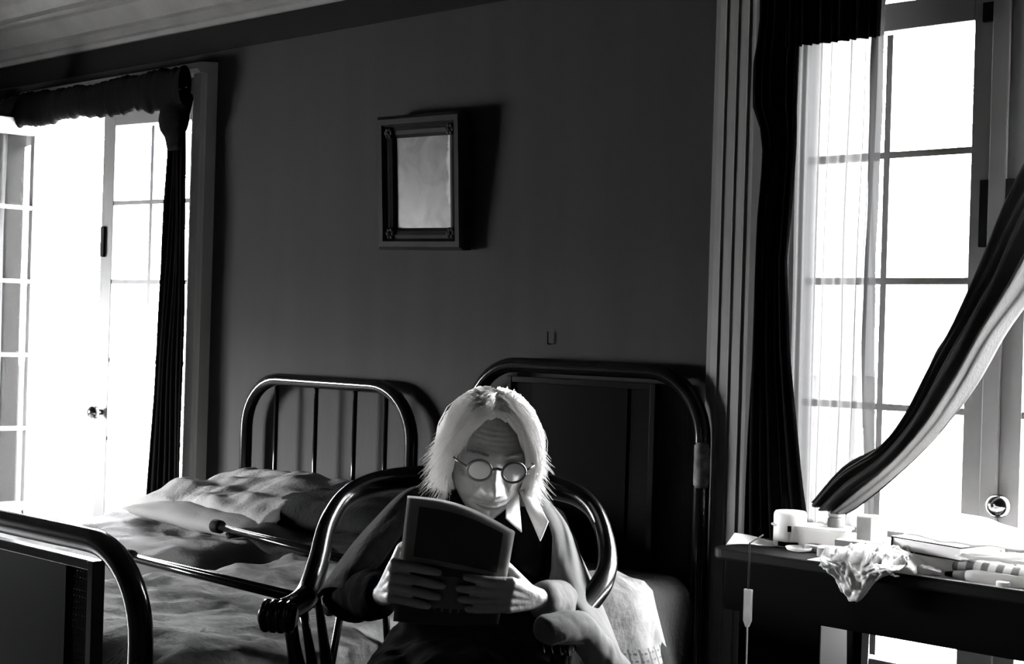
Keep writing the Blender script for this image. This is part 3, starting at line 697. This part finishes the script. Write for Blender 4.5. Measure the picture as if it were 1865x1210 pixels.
def lumpf(u, v):
    x = (u - .5) * .22; y = (v - .5) * .10; k = max(0, 1 - (x / .11) ** 2) * max(0, 1 - (y / .05) ** 2)
    return cc + Vector((x, y, .004 + .045 * k ** .5 + .012 * N(u * 6, v * 6, 3) * k))
grid(bm, 34, 24, lumpf)
tag(obj('crumpled_napkin', bm, M['paper'], smooth=True, solid=.003), 'bulky white crumpled napkin in the middle of the table', 'napkin')
# books
def book(label, c, w, d, h, rz, covm, tilt=0):
    t = thing('book', label, 'book', c, rz); t.rotation_euler = (tilt, 0, rz)
    obj('pages', boxes((-w / 2 + .003, w / 2 - .004, -d / 2 + .004, d / 2 - .004, .003, h - .003)), M['paper'], t)
    bm = boxes((-w / 2, w / 2, -d / 2, d / 2, 0, .003), (-w / 2, w / 2, -d / 2, d / 2, h - .003, h), (-w / 2, -w / 2 + .003, -d / 2, d / 2, .003, h - .003))
    obj('cover', bm, covm, t, bevel=.001); return t
book('thick book with a dark cover lying in the middle of the clutter', P3(-1.42, -.315, .037), .20, .15, .032, math.radians(-14), M['black'])
bm = BM(); pc0 = P3(-1.33, -.33)
grid(bm, 24, 14, lambda u, v: pc0 + Vector(((u - .5) * .30, (v - .5) * .20 + .02, .078 + .028 * v + .012 * math.sin(u * 6) * v + .018 * (u - .5) ** 2 + .006 * N(u * 5, v * 5))))
tag(obj('newspaper', bm, M['paper'], smooth=True, solid=.003), 'broad white folded newspaper lying over the dark book', 'newspaper')
bm = BM(); pc1 = P3(-1.24, -.385)
grid(bm, 20, 12, lambda u, v: pc1 + Vector(((u - .5) * .22, (v - .5) * .07, .050 + .026 * u * v + .004 * N(u * 8, v * 4))))
tag(obj('opened_envelope', bm, M['paper'], smooth=True, solid=.004), 'white opened envelope under the newspaper near the right end', 'envelope')
pat = mat('patterned_wrapper', .7, .6); n, l, b = nodes_of(pat)
wv = n.new('ShaderNodeTexWave'); wv.inputs['Scale'].default_value = 9; wv.inputs['Distortion'].default_value = 1.5; l.new(n['Texture Coordinate'].outputs['Object'], wv.inputs[0])
rp = n.new('ShaderNodeValToRGB'); rp.color_ramp.interpolation = 'EASE'; rp.color_ramp.elements[0].color = (.14, .14, .14, 1); rp.color_ramp.elements[1].color = (.75, .75, .74, 1); rp.color_ramp.elements[0].position = .35; rp.color_ramp.elements[1].position = .6
l.new(wv.outputs[0], rp.inputs[0]); l.new(rp.outputs[0], b.inputs['Base Color'])
bm = BM(); tube(bm, [(-.11, 0, .017), (-.10, 0, .017), (.10, 0, .017), (.115, 0, .017)], [.010, .017, .017, .012], 14, 1.3)
small('wrapped_packet', 'long rolled packet with a dark blotched wrapper below the newspaper', 'packet', bm, pat, P3(-1.255, -.385, .006), math.radians(3), smooth=True)
foil = mat('crumpled_foil', .5, .3, metal=.6, bump=1, bscale=40)
bm = BM(); ellipsoid(bm, (0, 0, .010), .045, .014, .012, seg=20, rings=10)
for v in bm.verts: v.co += Vector((0, .003, .006)) * N(v.co.x * 90, v.co.y * 90, v.co.z * 90)
small('foil_strip', 'crumpled strip of foil in front of the dark book', 'foil', bm, foil, P3(-1.415, -.435), math.radians(-8), smooth=True)
pt = thing('ointment_tube', 'white tube with a grey neck and dark tip lying at the front edge', 'tube', P3(-1.345, -.435), math.radians(2))
bm = BM(); tube(bm, [(.03, 0, .012), (.05, 0, .014), (.16, 0, .013), (.20, 0, .006)], [.012, .014, .013, .005], 14, 1.2); obj('tube_body', bm, M['plastic'], pt, smooth=True)
bm = BM(); tube(bm, [(.0, 0, .011), (.03, 0, .012)], [.009, .012], 14); obj('neck', bm, M['greycard'], pt, smooth=True)
bm = BM(); tube(bm, [(-.02, 0, .010), (0, 0, .011)], [.005, .008], 12); obj('tip', bm, M['black'], pt, smooth=True)
bm = BM(); lathe(bm, [(.0135, 0), (.0145, .001), (.0145, .009), (.013, .011)], seg=24)
small('bottle_cap', 'small round white cap at the front edge of the table', 'cap', bm, M['plastic'], P3(-1.225, -.455, .003), smooth=True)
bt = thing('glass_bottle', 'small clear glass bottle with a dark stopper standing below the door knob', 'bottle', onY(1813, 950, -.26))
bm = BM(); lathe(bm, [(.020, 0), (.023, .003), (.023, .050), (.017, .064), (.010, .073), (.009, .084), (.011, .086)], seg=24); obj('bottle_body', bm, M['clear'], bt, smooth=True)
bm = BM(); lathe(bm, [(.008, .080), (.009, .086), (.009, .098), (.007, .10)], seg=16); obj('stopper', bm, M['midgrey'], bt, smooth=True)
bt.location.z = TZ + .001
bm = BM(); box(bm, -.11, .11, -.075, .075, 0.001, .034)
small('cardboard_box', 'low white cardboard box under the dark book on the table', 'box', bm, M['paper'], P3(-1.40, -.315, .002), math.radians(-6), bevel=.002)
# shade cord with its wooden pull beside the table
cp_ = onY(1362, 1108, -.55)
cr = thing('shade_pull', 'narrow pale hanging strip on a thin cord beside the table', 'pull cord')
cr.location = cp_
bm = BM(); box(bm, -.010, .010, -.004, .004, -.03, .045); prism(bm, [(-.010, -.03), (.010, -.03), (.003, -.045), (-.003, -.045)], 'y', -.004, .004); obj('pull', bm, M['greycard'], cr)
bm = BM(); tube(bm, [(0, 0, -.045), (0, 0, -.16)], .002, 6); obj('cord', bm, M['greycard'], cr)
bm = BM(); tube(bm, [(0, 0, .045), (0, .0, .155), (0, .06, .17)], .002, 6); obj('cord_loop', bm, M['black'], cr)

#PERSON#
# ------------------------------------------------------------------ armchair
RT, TW = R0.copy(), -D0.copy()          # screen-right and towards-camera directions on the floor
ch_c = Vector((dep(866, 605, 3.10).x, dep(866, 605, 3.10).y, 0))
ca = math.radians(12)
cf = (TW * math.cos(ca) - RT * math.sin(ca)); cr_ = (RT * math.cos(ca) + TW * math.sin(ca))   # chair forward, chair right
chair = thing('armchair', 'dark bentwood armchair with a round hooped back in which the reading person sits', 'chair', ch_c, math.atan2(cr_.y, cr_.x))
# local: x right (seen from the front), y = -forward, z up
def C3(u, v, z): return Vector((u, -v, z))
hoop = catmull([C3(-.275, .40, .722), C3(-.272, .33, .722), C3(-.270, .27, .735), C3(-.275, .20, .785), C3(-.282, .12, .86), C3(-.262, .03, .915), C3(-.18, -.04, .942), C3(0, -.07, .95),
                C3(.18, -.04, .942), C3(.27, .03, .915), C3(.315, .10, .85), C3(.325, .18, .79), C3(.29, .27, .735), C3(.275, .34, .722), C3(.275, .40, .722)], 8)
bm = BM(); rr_ = []
for i in range(len(hoop)):
    t = i / (len(hoop) - 1); rr_.append(.025 + .006 * math.sin(t * PI * 3) ** 2)
tube(bm, hoop, rr_, 16, .72); obj('back_hoop', bm, M['chairwood'], chair, smooth=True)
inner = catmull([C3(-.25, .20, .50), C3(-.245, .16, .62), C3(-.24, .10, .74), C3(-.21, .03, .83), C3(-.12, -.03, .87), C3(0, -.05, .88), C3(.12, -.03, .87), C3(.21, .03, .83), C3(.245, .10, .74), C3(.25, .16, .62), C3(.25, .20, .50)], 6)
bm = BM(); tube(bm, inner, .0085, 10); obj('inner_hoop', bm, M['chairwood'], chair, smooth=True)
for u, zt in ((-.20, .84), (-.12, .87), (-.04, .88), (.04, .88), (.12, .87), (.20, .84)):
    bm = BM(); tube(bm, [C3(u * .8, .02, .45), C3(u, -.02 + abs(u) * .15, zt)], .008, 10); obj('spindle', bm, M['chairwood'], chair, smooth=True)
for s in (-1, 1):
    bm = BM(); e = C3(.275 * s, .42, .716)
    tube(bm, [e + Vector((-.036, 0, 0)), e + Vector((-.03, 0, 0)), e + Vector((0, 0, 0)), e + Vector((.03, 0, 0)), e + Vector((.036, 0, 0))], [.018, .026, .03, .026, .018], 18)
    for k in range(4): tube(bm, [e + Vector((-.024 + .016 * k - .003, 0, 0)), e + Vector((-.024 + .016 * k + .003, 0, 0))], .0325, 18)
    obj('scrolled_arm_end', bm, M['chairwood'], chair, smooth=True)
    for v, r in ((.37, .017), (.29, .011), (.22, .011)):
        bm = BM(); p0 = C3(.235 * s, v - .04, .45); p1 = C3(.272 * s, v, .705 if v > .25 else .75)
        q = [p0.lerp(p1, t) for t in (0, .2, .4, .6, .8, 1)]; tube(bm, q, [r * .8, r, r * 1.25, r, r * .8, r * .9], 12); obj('arm_post', bm, M['chairwood'], chair, smooth=True)
bm = BM(); prism(bm, [(x, y) for x, y in rrect(-.26, .26, -.46, .04, .12)], 'z', .42, .455); obj('seat', bm, M['chairwood'], chair, bevel=.008)
for sx in (-1, 1):
    for v, o in ((.02, -.04), (.38, .04)):
        bm = BM(); tube(bm, [C3(.20 * sx, v, .43), C3(.22 * sx, v + o * .5, .22), C3(.25 * sx, v + o, 0)], [.02, .023, .015], 12); obj('leg', bm, M['chairwood'], chair, smooth=True)
    bm = BM(); tube(bm, [C3(.225 * sx, 0, .2), C3(.225 * sx, .40, .2)], .010, 10); obj('stretcher', bm, M['chairwood'], chair, smooth=True)

# ------------------------------------------------------------------ the woman
ZP = 2.87
def pl(px, py, b): return dep(px, py, ZP - b)
base = dep(885, 605, ZP); base.z = 0
per = thing('person', 'seated person in dark coat, white collar and round spectacles, head bent over a held magazine', 'person', base)
def wp(bm):
    for v in bm.verts: v.co -= base
    return bm
pitch, yaw, roll = math.radians(15), math.radians(9), math.radians(3)
tf = (TW * math.cos(yaw) + RT * math.sin(yaw)).normalized(); sr = tf.cross(U0) * -1; sr = Vector((-tf.y, tf.x, 0)); 
if sr.dot(RT) < 0: sr = -sr
fd = (tf * math.cos(pitch) - U0 * math.sin(pitch)).normalized(); hu = (U0 * math.cos(pitch) + tf * math.sin(pitch)).normalized()
hu = (hu * math.cos(roll) + sr * math.sin(roll)).normalized(); hs = fd.cross(hu); hs = hs if hs.dot(RT) > 0 else -hs
HC = pl(890, 834, 0.0)
def HP(x, y, z): return HC + hs * x + fd * y + hu * z
def g(x, z, cx, cz, sx, sz): return math.exp(-((x - cx) / sx) ** 2 - ((z - cz) / sz) ** 2)
def head_point(th, ph):
    # th round the vertical (0 = face), ph 0 top .. pi bottom
    x = math.sin(th) * math.sin(ph); y = math.cos(th) * math.sin(ph); z = math.cos(ph)
    X = .073 * x; Y = (.088 if y > 0 else .100) * y; Z = .116 * z
    if z < 0:
        k = -z; X *= 1 - .20 * k ** 2; 
        if y > 0: Y = Y * (1 + .04 * k) + .028 * k * max(y, 0) ** .5
        else: Y *= 1 - .55 * k
    # flatten the face plane, square the temples
    if y > 0:
        Zf = Z; Z = Z - .014 * max(0, min(1, (Z + .105) / .03))
        Y -= .010 * (1 - abs(x)) * (1 - abs(z)) ** 2
        s = min(1, y * 1.6)
        ax = abs(X)
        Y += s * (.0320 * g(X, Z, 0, -.046, .0125, .012) + .017 * g(X, Z, 0, -.026, .0095, .016) + .010 * g(X, Z, 0, -.008, .009, .014)   # nose
            + .012 * g(ax, Z, .0150, -.050, .006, .007)                                      # nostril wings
            + .007 * g(ax, Z, .030, .022, .022, .009) + .003 * g(X, Z, 0, .02, .014, .01)    # brow
            - .019 * g(ax, Z, .032, .003, .018, .014)                                        # sockets
            + .009 * g(ax, Z, .032, -.003, .012, .009) - .0035 * g(ax, Z, .032, -.0065, .014, .0018)   # lowered lids
            + .006 * g(ax, Z, .044, -.030, .016, .014) - .006 * g(ax, Z, .046, -.062, .014, .02)   # cheekbones, hollow cheeks
            - .0065 * g(ax, Z, .026 + (-.045 - Z) * .35, -.055, .005, .018)                    # folds beside the mouth
            + .0085 * g(X, Z, 0, -.066, .021, .0055) + .0085 * g(X, Z, 0, -.078, .018, .0055) - .013 * g(X, Z, 0, -.0722, .024, .0028)   # lips
            - .004 * g(X, Z, 0, -.088, .02, .006) + .011 * g(X, Z, 0, -.103, .018, .013)      # chin
            - .0011 * (math.sin(Z * 700 + X * 20) * g(X, Z, 0, .05, .05, .022)))              # forehead lines
        Z = Zf
    return HP(X * 1.05, Y * 1.05, Z * 1.05)
bm = BM(); rings = []
NT, NP = 150, 120
for i in range(1, NP):
    rings.append([bm.verts.new(head_point(2 * PI * k / NT, PI * i / NP)) for k in range(NT)])
tp = bm.verts.new(head_point(0, 0)); bt_ = bm.verts.new(head_point(0, PI))
for A, B in zip(rings, rings[1:]):
    for k in range(NT): bm.faces.new((A[k], B[k], B[(k + 1) % NT], A[(k + 1) % NT]))
for k in range(NT):
    bm.faces.new((tp, rings[0][k], rings[0][(k + 1) % NT])); bm.faces.new((bt_, rings[-1][(k + 1) % NT], rings[-1][k]))
HM = Matrix((hs, fd, hu)).transposed()
for s in (-1, 1):      # ears
    E_ = HM @ Matrix.Rotation(.3 * s, 3, 'Z')
    ellipsoid(bm, HP(.073 * s, -.006, -.012), .007, .018, .031, E_, 18, 12); ellipsoid(bm, HP(.072 * s, -.001, -.036), .006, .010, .010, HM, 12, 8)
NB = pl(878, 935, -.10)
capsule(bm, HP(0, -.030, -.055), .046, NB, .052)
capsule(bm, HP(0, .01, -.085), .028, NB + TW * .03, .04)
SL, SRr = pl(752, 962, -.07), pl(995, 958, -.08)
EL, ER = pl(640, 1085, .02), pl(1042, 1105, .02)
WL, WR = pl(700, 1082, .235), pl(985, 1092, .225)
capsule(bm, SL, .04, SRr, .04); capsule(bm, NB, .07, pl(878, 1060, -.04), .12); capsule(bm, pl(878, 1060, -.04), .12, pl(870, 1260, -.06), .13)
for S, Ee, W in ((SL, EL, WL), (SRr, ER, WR)):
    capsule(bm, S, .042, Ee, .034); capsule(bm, Ee, .034, W, .021)
hipc = pl(868, 605, -.05); hipc.z = .56
def flo(p, z): q = p.copy(); q.z = z; return q
for s in (-1, 1):
    hp_ = hipc + RT * .09 * s; kn = hp_ + TW * .40 + RT * .05 * s; kn.z = .52; ft = kn + TW * .03; ft.z = .09
    capsule(bm, hp_, .075, kn, .052); capsule(bm, kn, .052, ft, .034); capsule(bm, ft - U0 * .045, .034, ft + TW * .16 - U0 * .05, .028)
# magazine surface, needed for the hands: uv 0..1 (u left to right, v bottom to top)
mBL, mBR, mTL, mTR = pl(716, 1132, .262), pl(908, 1138, .262), pl(742, 903, .34), pl(938, 972, .33)
def mag(u, v):
    p = mBL.lerp(mBR, u).lerp(mTL.lerp(mTR, u), v)
    p += U0 * (.018 * math.sin(u * PI) * v * v) + TW * (.022 * math.sin(u * PI * 1.05) * (1 - .4 * v) - .018 * u * v ** 4)
    return p
mn = (mBR - mBL).cross(mTL - mBL).normalized()
if mn.dot(TW) < 0: mn = -mn
def hand(bm, W, side):
    """side -1: screen left. fingers lie on the outer cover, thumb inside"""
    uk = .03 if side < 0 else .97
    kn = [mag(uk, v) + mn * .016 + RT * .014 * side for v in (.50, .41, .32, .235)]
    palm = (W + kn[1] + kn[2]) / 3
    for i, k in enumerate(kn):
        capsule(bm, W.lerp(k, .12), .018, k, .0115)
    lens = (.068, .078, .073, .056)
    for i, k in enumerate(kn):
        L_ = lens[i]; du = L_ / .20 * -side; v0 = (.50, .41, .32, .235)[i]; dv = (-.03, -.045, -.05, -.05)[i]
        a = k; pts = [a]
        for t in (.42, .75, 1.0):
            q = mag(min(max(uk + du * t, .02), .98), v0 + dv * t) + mn * (.0165, .0135, .0095)[(.42, .75, 1.0).index(t)]
            pts.append(q)
        rad = [.0102, .0092, .0084, .0072]
        for j in range(3): capsule(bm, pts[j], rad[j], pts[j + 1], rad[j + 1], 12)
    t0 = W.lerp(kn[0], .45) - mn * .006; t1 = mag(uk, .55) - mn * .022 + RT * .006 * side; t2 = mag(uk - side * .10, .66) - mn * .014
    capsule(bm, t0, .014, t1, .0105, 12); capsule(bm, t1, .0105, t2, .0085, 12)
hand(bm, WL, -1); hand(bm, WR, 1)
wp(bm)
body = obj('body', bm, M['skin'], per, smooth=True)
md = body.modifiers.new('r', 'REMESH'); md.mode = 'VOXEL'; md.voxel_size = .0025; md.use_smooth_shade = True
md = body.modifiers.new('s', 'SMOOTH'); md.factor = .4; md.iterations = 1
# coat
def soft(o, vox, it, disp=0, size=.05):
    md = o.modifiers.new('r', 'REMESH'); md.mode = 'VOXEL'; md.voxel_size = vox; md.use_smooth_shade = True
    md = o.modifiers.new('s', 'SMOOTH'); md.factor = .5; md.iterations = it
    if disp:
        tx = bpy.data.textures.new(o.name + '_folds', 'CLOUDS'); tx.noise_scale = size; tx.noise_depth = 2
        md = o.modifiers.new('d', 'DISPLACE'); md.texture = tx; md.strength = disp; md.mid_level = .5; md.texture_coords = 'LOCAL'
bm = BM()
capsule(bm, SL + U0 * -.005, .058, pl(835, 940, -.10), .062); capsule(bm, SRr, .046, pl(915, 938, -.10), .05)
capsule(bm, pl(835, 1000, -.04), .11, pl(860, 1180, -.02), .155); capsule(bm, pl(915, 1000, -.05), .10, pl(890, 1180, -.02), .155)
capsule(bm, SL, .058, EL, .056); capsule(bm, SRr, .046, ER, .050)
capsule(bm, EL, .056, EL.lerp(WL, .82), .042); capsule(bm, ER, .045, ER.lerp(WR, .6), .035)
for s in (-1, 1):
    hp_ = hipc + RT * .09 * s; kn = hp_ + TW * .40 + RT * .06 * s; kn.z = .53
    capsule(bm, hp_, .115, kn, .085); capsule(bm, kn, .085, kn + TW * .02 - U0 * .33, .09)
capsule(bm, hipc - RT * .05, .15, hipc + TW * .28, .12)
wp(bm); coat = obj('coat', bm, M['coat'], per, smooth=True); soft(coat, .007, 6, .020, .07)
# dark sweater in the open front
bm = BM(); ellipsoid(bm, pl(955, 1020, .0), .045, .05, .11, Matrix((RT, TW, U0)).transposed()); capsule(bm, pl(838, 925, -.035), .040, pl(800, 918, -.06), .034)
capsule(bm, pl(838, 925, -.035), .035, pl(930, 960, .0), .04); capsule(bm, pl(800, 918, -.06), .034, pl(810, 890, -.12), .034); capsule(bm, pl(810, 890, -.12), .035, pl(960, 915, -.12), .03)
wp(bm); sw = obj('sweater', bm, M['sweater'], per, smooth=True); soft(sw, .006, 4)
# white pointed collar
def flap(name, a, b, c, d, bul=.012):
    bm = BM(); A, B, Cc, Dd = [pl(*q) for q in (a, b, c, d)]
    grid(bm, 10, 14, lambda u, v: A.lerp(B, u).lerp(Dd.lerp(Cc, u), v) + TW * bul * math.sin(u * PI) * math.sin(.3 + v * 2.4) - base)
    return obj(name, bm, M['blouse'], per, smooth=True, solid=.002)
flap('blouse_collar', (922, 902, -.0), (943, 888, -.0), (950, 970, .10), (921, 944, .10))
flap('blouse_collar', (941, 887, -.0), (970, 897, -.02), (999, 950, .09), (984, 986, .10), .012)
# shawl: two sides, each lofted through three edges
def shawl(name, c1, c2, c3, m_, amp=.006):
    a, b, c = [catmull([pl(*q) for q in k], 8) for k in (c1, c2, c3)]
    n = len(a) - 1; bm = BM()
    def f(u, v):
        i = min(int(u * n + .5), n); A, B, D = a[i], b[i], c[i]
        p = A * (1 - v) ** 2 + B * 2 * v * (1 - v) + D * v * v
        return p + TW * amp * math.sin(v * 12 + u * 5) + TW * .01 * N(u * 5, v * 5) - base
    grid(bm, n, 24, f); return obj(name, bm, m_, per, smooth=True, solid=.006)
shawl('shawl', [(962, 903, -.02), (1002, 960, .04), (1005, 1030, .08), (1000, 1092, .12), (1062, 1150, .14)],
      [(985, 880, -.05), (1045, 960, .04), (1060, 1040, .14), (1075, 1080, .17), (1120, 1150, .16)],
      [(968, 890, -.10), (1022, 950, -.14), (1066, 1035, -.10), (1098, 1110, -.03), (1142, 1225, .05)], M['coatlit'])
shawl('shawl', [(812, 900, .0), (765, 925, .05), (725, 985, .09), (690, 1030, .12), (650, 1075, .13)],
      [(790, 875, -.06), (730, 880, .04), (665, 950, .10), (625, 1000, .12), (575, 1060, .10)],
      [(800, 880, -.12), (738, 905, -.14), (680, 955, -.12), (632, 1010, -.06), (580, 1092, .0)], M['coatdim'])
bm = BM(); capsule(bm, pl(1000, 1146, .30), .030, pl(1052, 1142, .25), .032); capsule(bm, pl(1052, 1142, .25), .032, pl(1120, 1225, .15), .035); capsule(bm, pl(1055, 1140, .17), .024, pl(1130, 1235, .12), .035)
capsule(bm, ER, .053, ER.lerp(WR, .9), .036)
wp(bm); cf_ = obj('coat_sleeve', bm, M['coatlit'], per, smooth=True); soft(cf_, .006, 4, .01, .04)
# spectacles
gl = tag(obj('spectacles', (lambda bm: (tube(bm, [HP(-.012, .114, .017) - base, HP(0, .119, .021) - base, HP(.012, .114, .017) - base], .0028, 8), bm)[1])(BM()), M['wire'], per, smooth=True), 'round dark wire spectacles')
for s in (-1, 1):
    cx, cz = .034 * s, .013; R_, n_ = .0235, 36
    pts = [HP(cx + R_ * math.cos(2 * PI * k / n_), .116 - .10 * abs(cx + R_ * math.cos(2 * PI * k / n_)), cz + R_ * .88 * math.sin(2 * PI * k / n_)) - base for k in range(n_ + 1)]
    bm = BM(); tube(bm, pts, .0026, 8); obj('rim', bm, M['wire'], gl, smooth=True)
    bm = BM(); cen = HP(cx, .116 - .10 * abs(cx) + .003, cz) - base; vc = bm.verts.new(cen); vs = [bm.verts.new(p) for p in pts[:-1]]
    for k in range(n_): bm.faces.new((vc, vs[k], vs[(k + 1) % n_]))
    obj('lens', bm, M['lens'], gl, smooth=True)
    bm = BM(); tube(bm, [HP(.0565 * s, .110, .017) - base, HP(.076 * s, .090, .022) - base, HP(.079 * s, .04, .012) - base, HP(.080 * s, -.01, .004) - base, HP(.078 * s, -.022, -.012) - base], .0021, 8); obj('temple', bm, M['wire'], gl, smooth=True)
# eyebrows, lips
for s in (-1, 1):
    bm = BM()
    random.seed(5)
    for k in range(40):
        x = (.014 + .034 * random.random()) * s; z = .0365 - abs(abs(x) - .03) * .25 + .004 * (random.random() - .5)
        th = math.asin(max(-1, min(1, x / .073 / math.sin(math.acos(z / .116))))); p = head_point(th, math.acos(z / .116)) - base
        tube(bm, [p, p + fd * .003 + hs * .007 * s + hu * .001], .0006, 4)
    obj('eyebrow', bm, M['hair_grey'], per)
# hair: strands over a thin cap
def scalp(th, ph, lift):
    p = head_point(th, ph); d = (p - HC).normalized(); return p + d * lift
def hairline(th):   # lowest polar angle reached by the hair at an azimuth (0 = face)
    a = (th + PI) % (2 * PI) - PI; a = abs(a) * (1.13 if a > 0 else 1.0)
    return interp([(0, .60), (.45, .70), (.80, 1.0), (1.08, 1.5), (1.35, 1.95), (1.6, 2.15), (2.2, 2.35), (3.2, 2.4)], a)
bm = BM(); nT, nPh = 96, 30
vs = [[bm.verts.new(scalp(2 * PI * k / nT, max(.01, hairline(2 * PI * k / nT) * i / nPh), .004 + (.013 + .010 * abs(math.sin(2 * PI * k / nT)) * min(1, i / nPh * 1.3)) * math.sin(min(1, i / nPh) * PI) ** .5 + .006 * N(k * .6, i * .15)) - base) for k in range(nT)] for i in range(nPh + 1)]
for A, B in zip(vs, vs[1:]):
    for k in range(nT): bm.faces.new((A[k], A[(k + 1) % nT], B[(k + 1) % nT], B[k]))
hair = tag(obj('hair', bm, M['hair'], per, smooth=True), 'short wispy white hair')
random.seed(11)
bm = BM()
def strand(pts, r=.0011):
    n = len(pts); tube(bm, [p - base for p in pts], [r * (1 - .75 * i / (n - 1)) for i in range(n)], 3, caps=False)
for k in range(2400):
    # start near the parting and sweep down each side
    s = random.choice((-1, 1)); y0 = random.uniform(-.35, 1.0)
    th0 = s * random.uniform(.05, 2.9); ph0 = random.uniform(.12, .5)
    th1 = s * min(3.1, max(.62, abs(th0) * .55 + random.uniform(.55, 1.35)))
    hl = hairline(th1); ph1 = hl * random.uniform(.80, 1.03)
    pts = []; lift = random.uniform(.010, .030); jx = Vector((random.uniform(-1, 1), random.uniform(-1, 1), random.uniform(-1, 1))) * .006
    for j in range(9):
        t = j / 8; th = th0 + (th1 - th0) * t ** .8; ph = ph0 + (ph1 - ph0) * t
        pts.append(scalp(th, ph, lift * math.sin(.5 + t * 2.0) + .005) + jx * math.sin(t * 5 + lift * 300) + Vector((0, 0, -.006)) * t * t)
    strand(pts)
for k in range(700):   # combed back over the crown from the forehead
    th0 = random.uniform(-1.1, 1.1); p0 = hairline(th0) * random.uniform(.75, 1.0); a = head_point(th0, p0); lift = random.uniform(.012, .027); pts = []
    th1 = (PI if th0 > 0 else -PI) * random.uniform(.45, .85)
    for j in range(9):
        t = j / 8; b_ = scalp(th1, .9, 0); q = a.lerp(b_, t); d_ = (q - HC).normalized()
        base_r = ((a - HC).length * (1 - t) + (b_ - HC).length * t); pts.append(HC + d_ * (base_r * (1 + .10 * math.sin(t * PI)) + lift * math.sin(.3 + t * 2.4)))
    strand(pts)
for c in range(170):   # loose locks at the sides and nape
    s = random.choice((-1, 1)); thc = s * random.uniform(1.0, 2.5); fr = random.uniform(.50, 1.0); L0 = random.uniform(.025, .07) + (.012 if s < 0 else 0)
    dc = Vector((random.uniform(-.3, .3), random.uniform(-.3, .3), 0)); oc = random.uniform(.0, .5)
    for k in range(15):
        th = thc + random.uniform(-.2, .2); p = scalp(th, hairline(th) * min(1, fr + random.uniform(-.05, .05)), random.uniform(.012, .024)); out = (p - HC).normalized()
        L_ = L0 * random.uniform(.75, 1.1)
        d = (out * oc + Vector((0, 0, -1)) * 1.0 + RT * s * .15 + dc + Vector((random.uniform(-.1, .1), random.uniform(-.1, .1), 0))).normalized()
        pts = [p]; q = p.copy()
        for j in range(6):
            q = q + d * L_ / 6; d = (d + RT * s * .07 + Vector((random.uniform(-.08, .08), random.uniform(-.08, .08), -.02))).normalized(); pts.append(q.copy())
        strand(pts, .0008)
for k in range(120):   # flyaways on the crown
    th = random.uniform(-PI, PI); ph = random.uniform(.1, 1.5); p = scalp(th, ph, .012); out = (p - HC).normalized()
    if ph > hairline(th) * .9: continue
    d = (out * .8 + Vector((random.uniform(-1, 1), random.uniform(-1, 1), random.uniform(-.4, .4)))).normalized(); q = p + d * .012; strand([p, q, q + (d - out * .8) * .010], .0004)
obj('hair_strands', bm, M['hair'], hair, recalc=False)

# magazine
gm = thing('magazine', 'open illustrated magazine with dark pictures and pale margins held up by the seated person', 'magazine', mag(.5, 0))
mo = gm.location.copy()
bm = BM(); grid(bm, 30, 30, lambda u, v: mag(u, v) - mo, lambda u, v: (u, v)); obj('cover', bm, M['print'], gm, smooth=True)
bm = BM()
for q in range(4):
    grid(bm, 20, 20, lambda u, v: mag(u * .99 + .004, v * (.985 - .006 * q)) - mn * (.0016 + .0016 * q + .003 * q * u * v) - mo)
obj('pages', bm, M['paper'], gm, smooth=True)
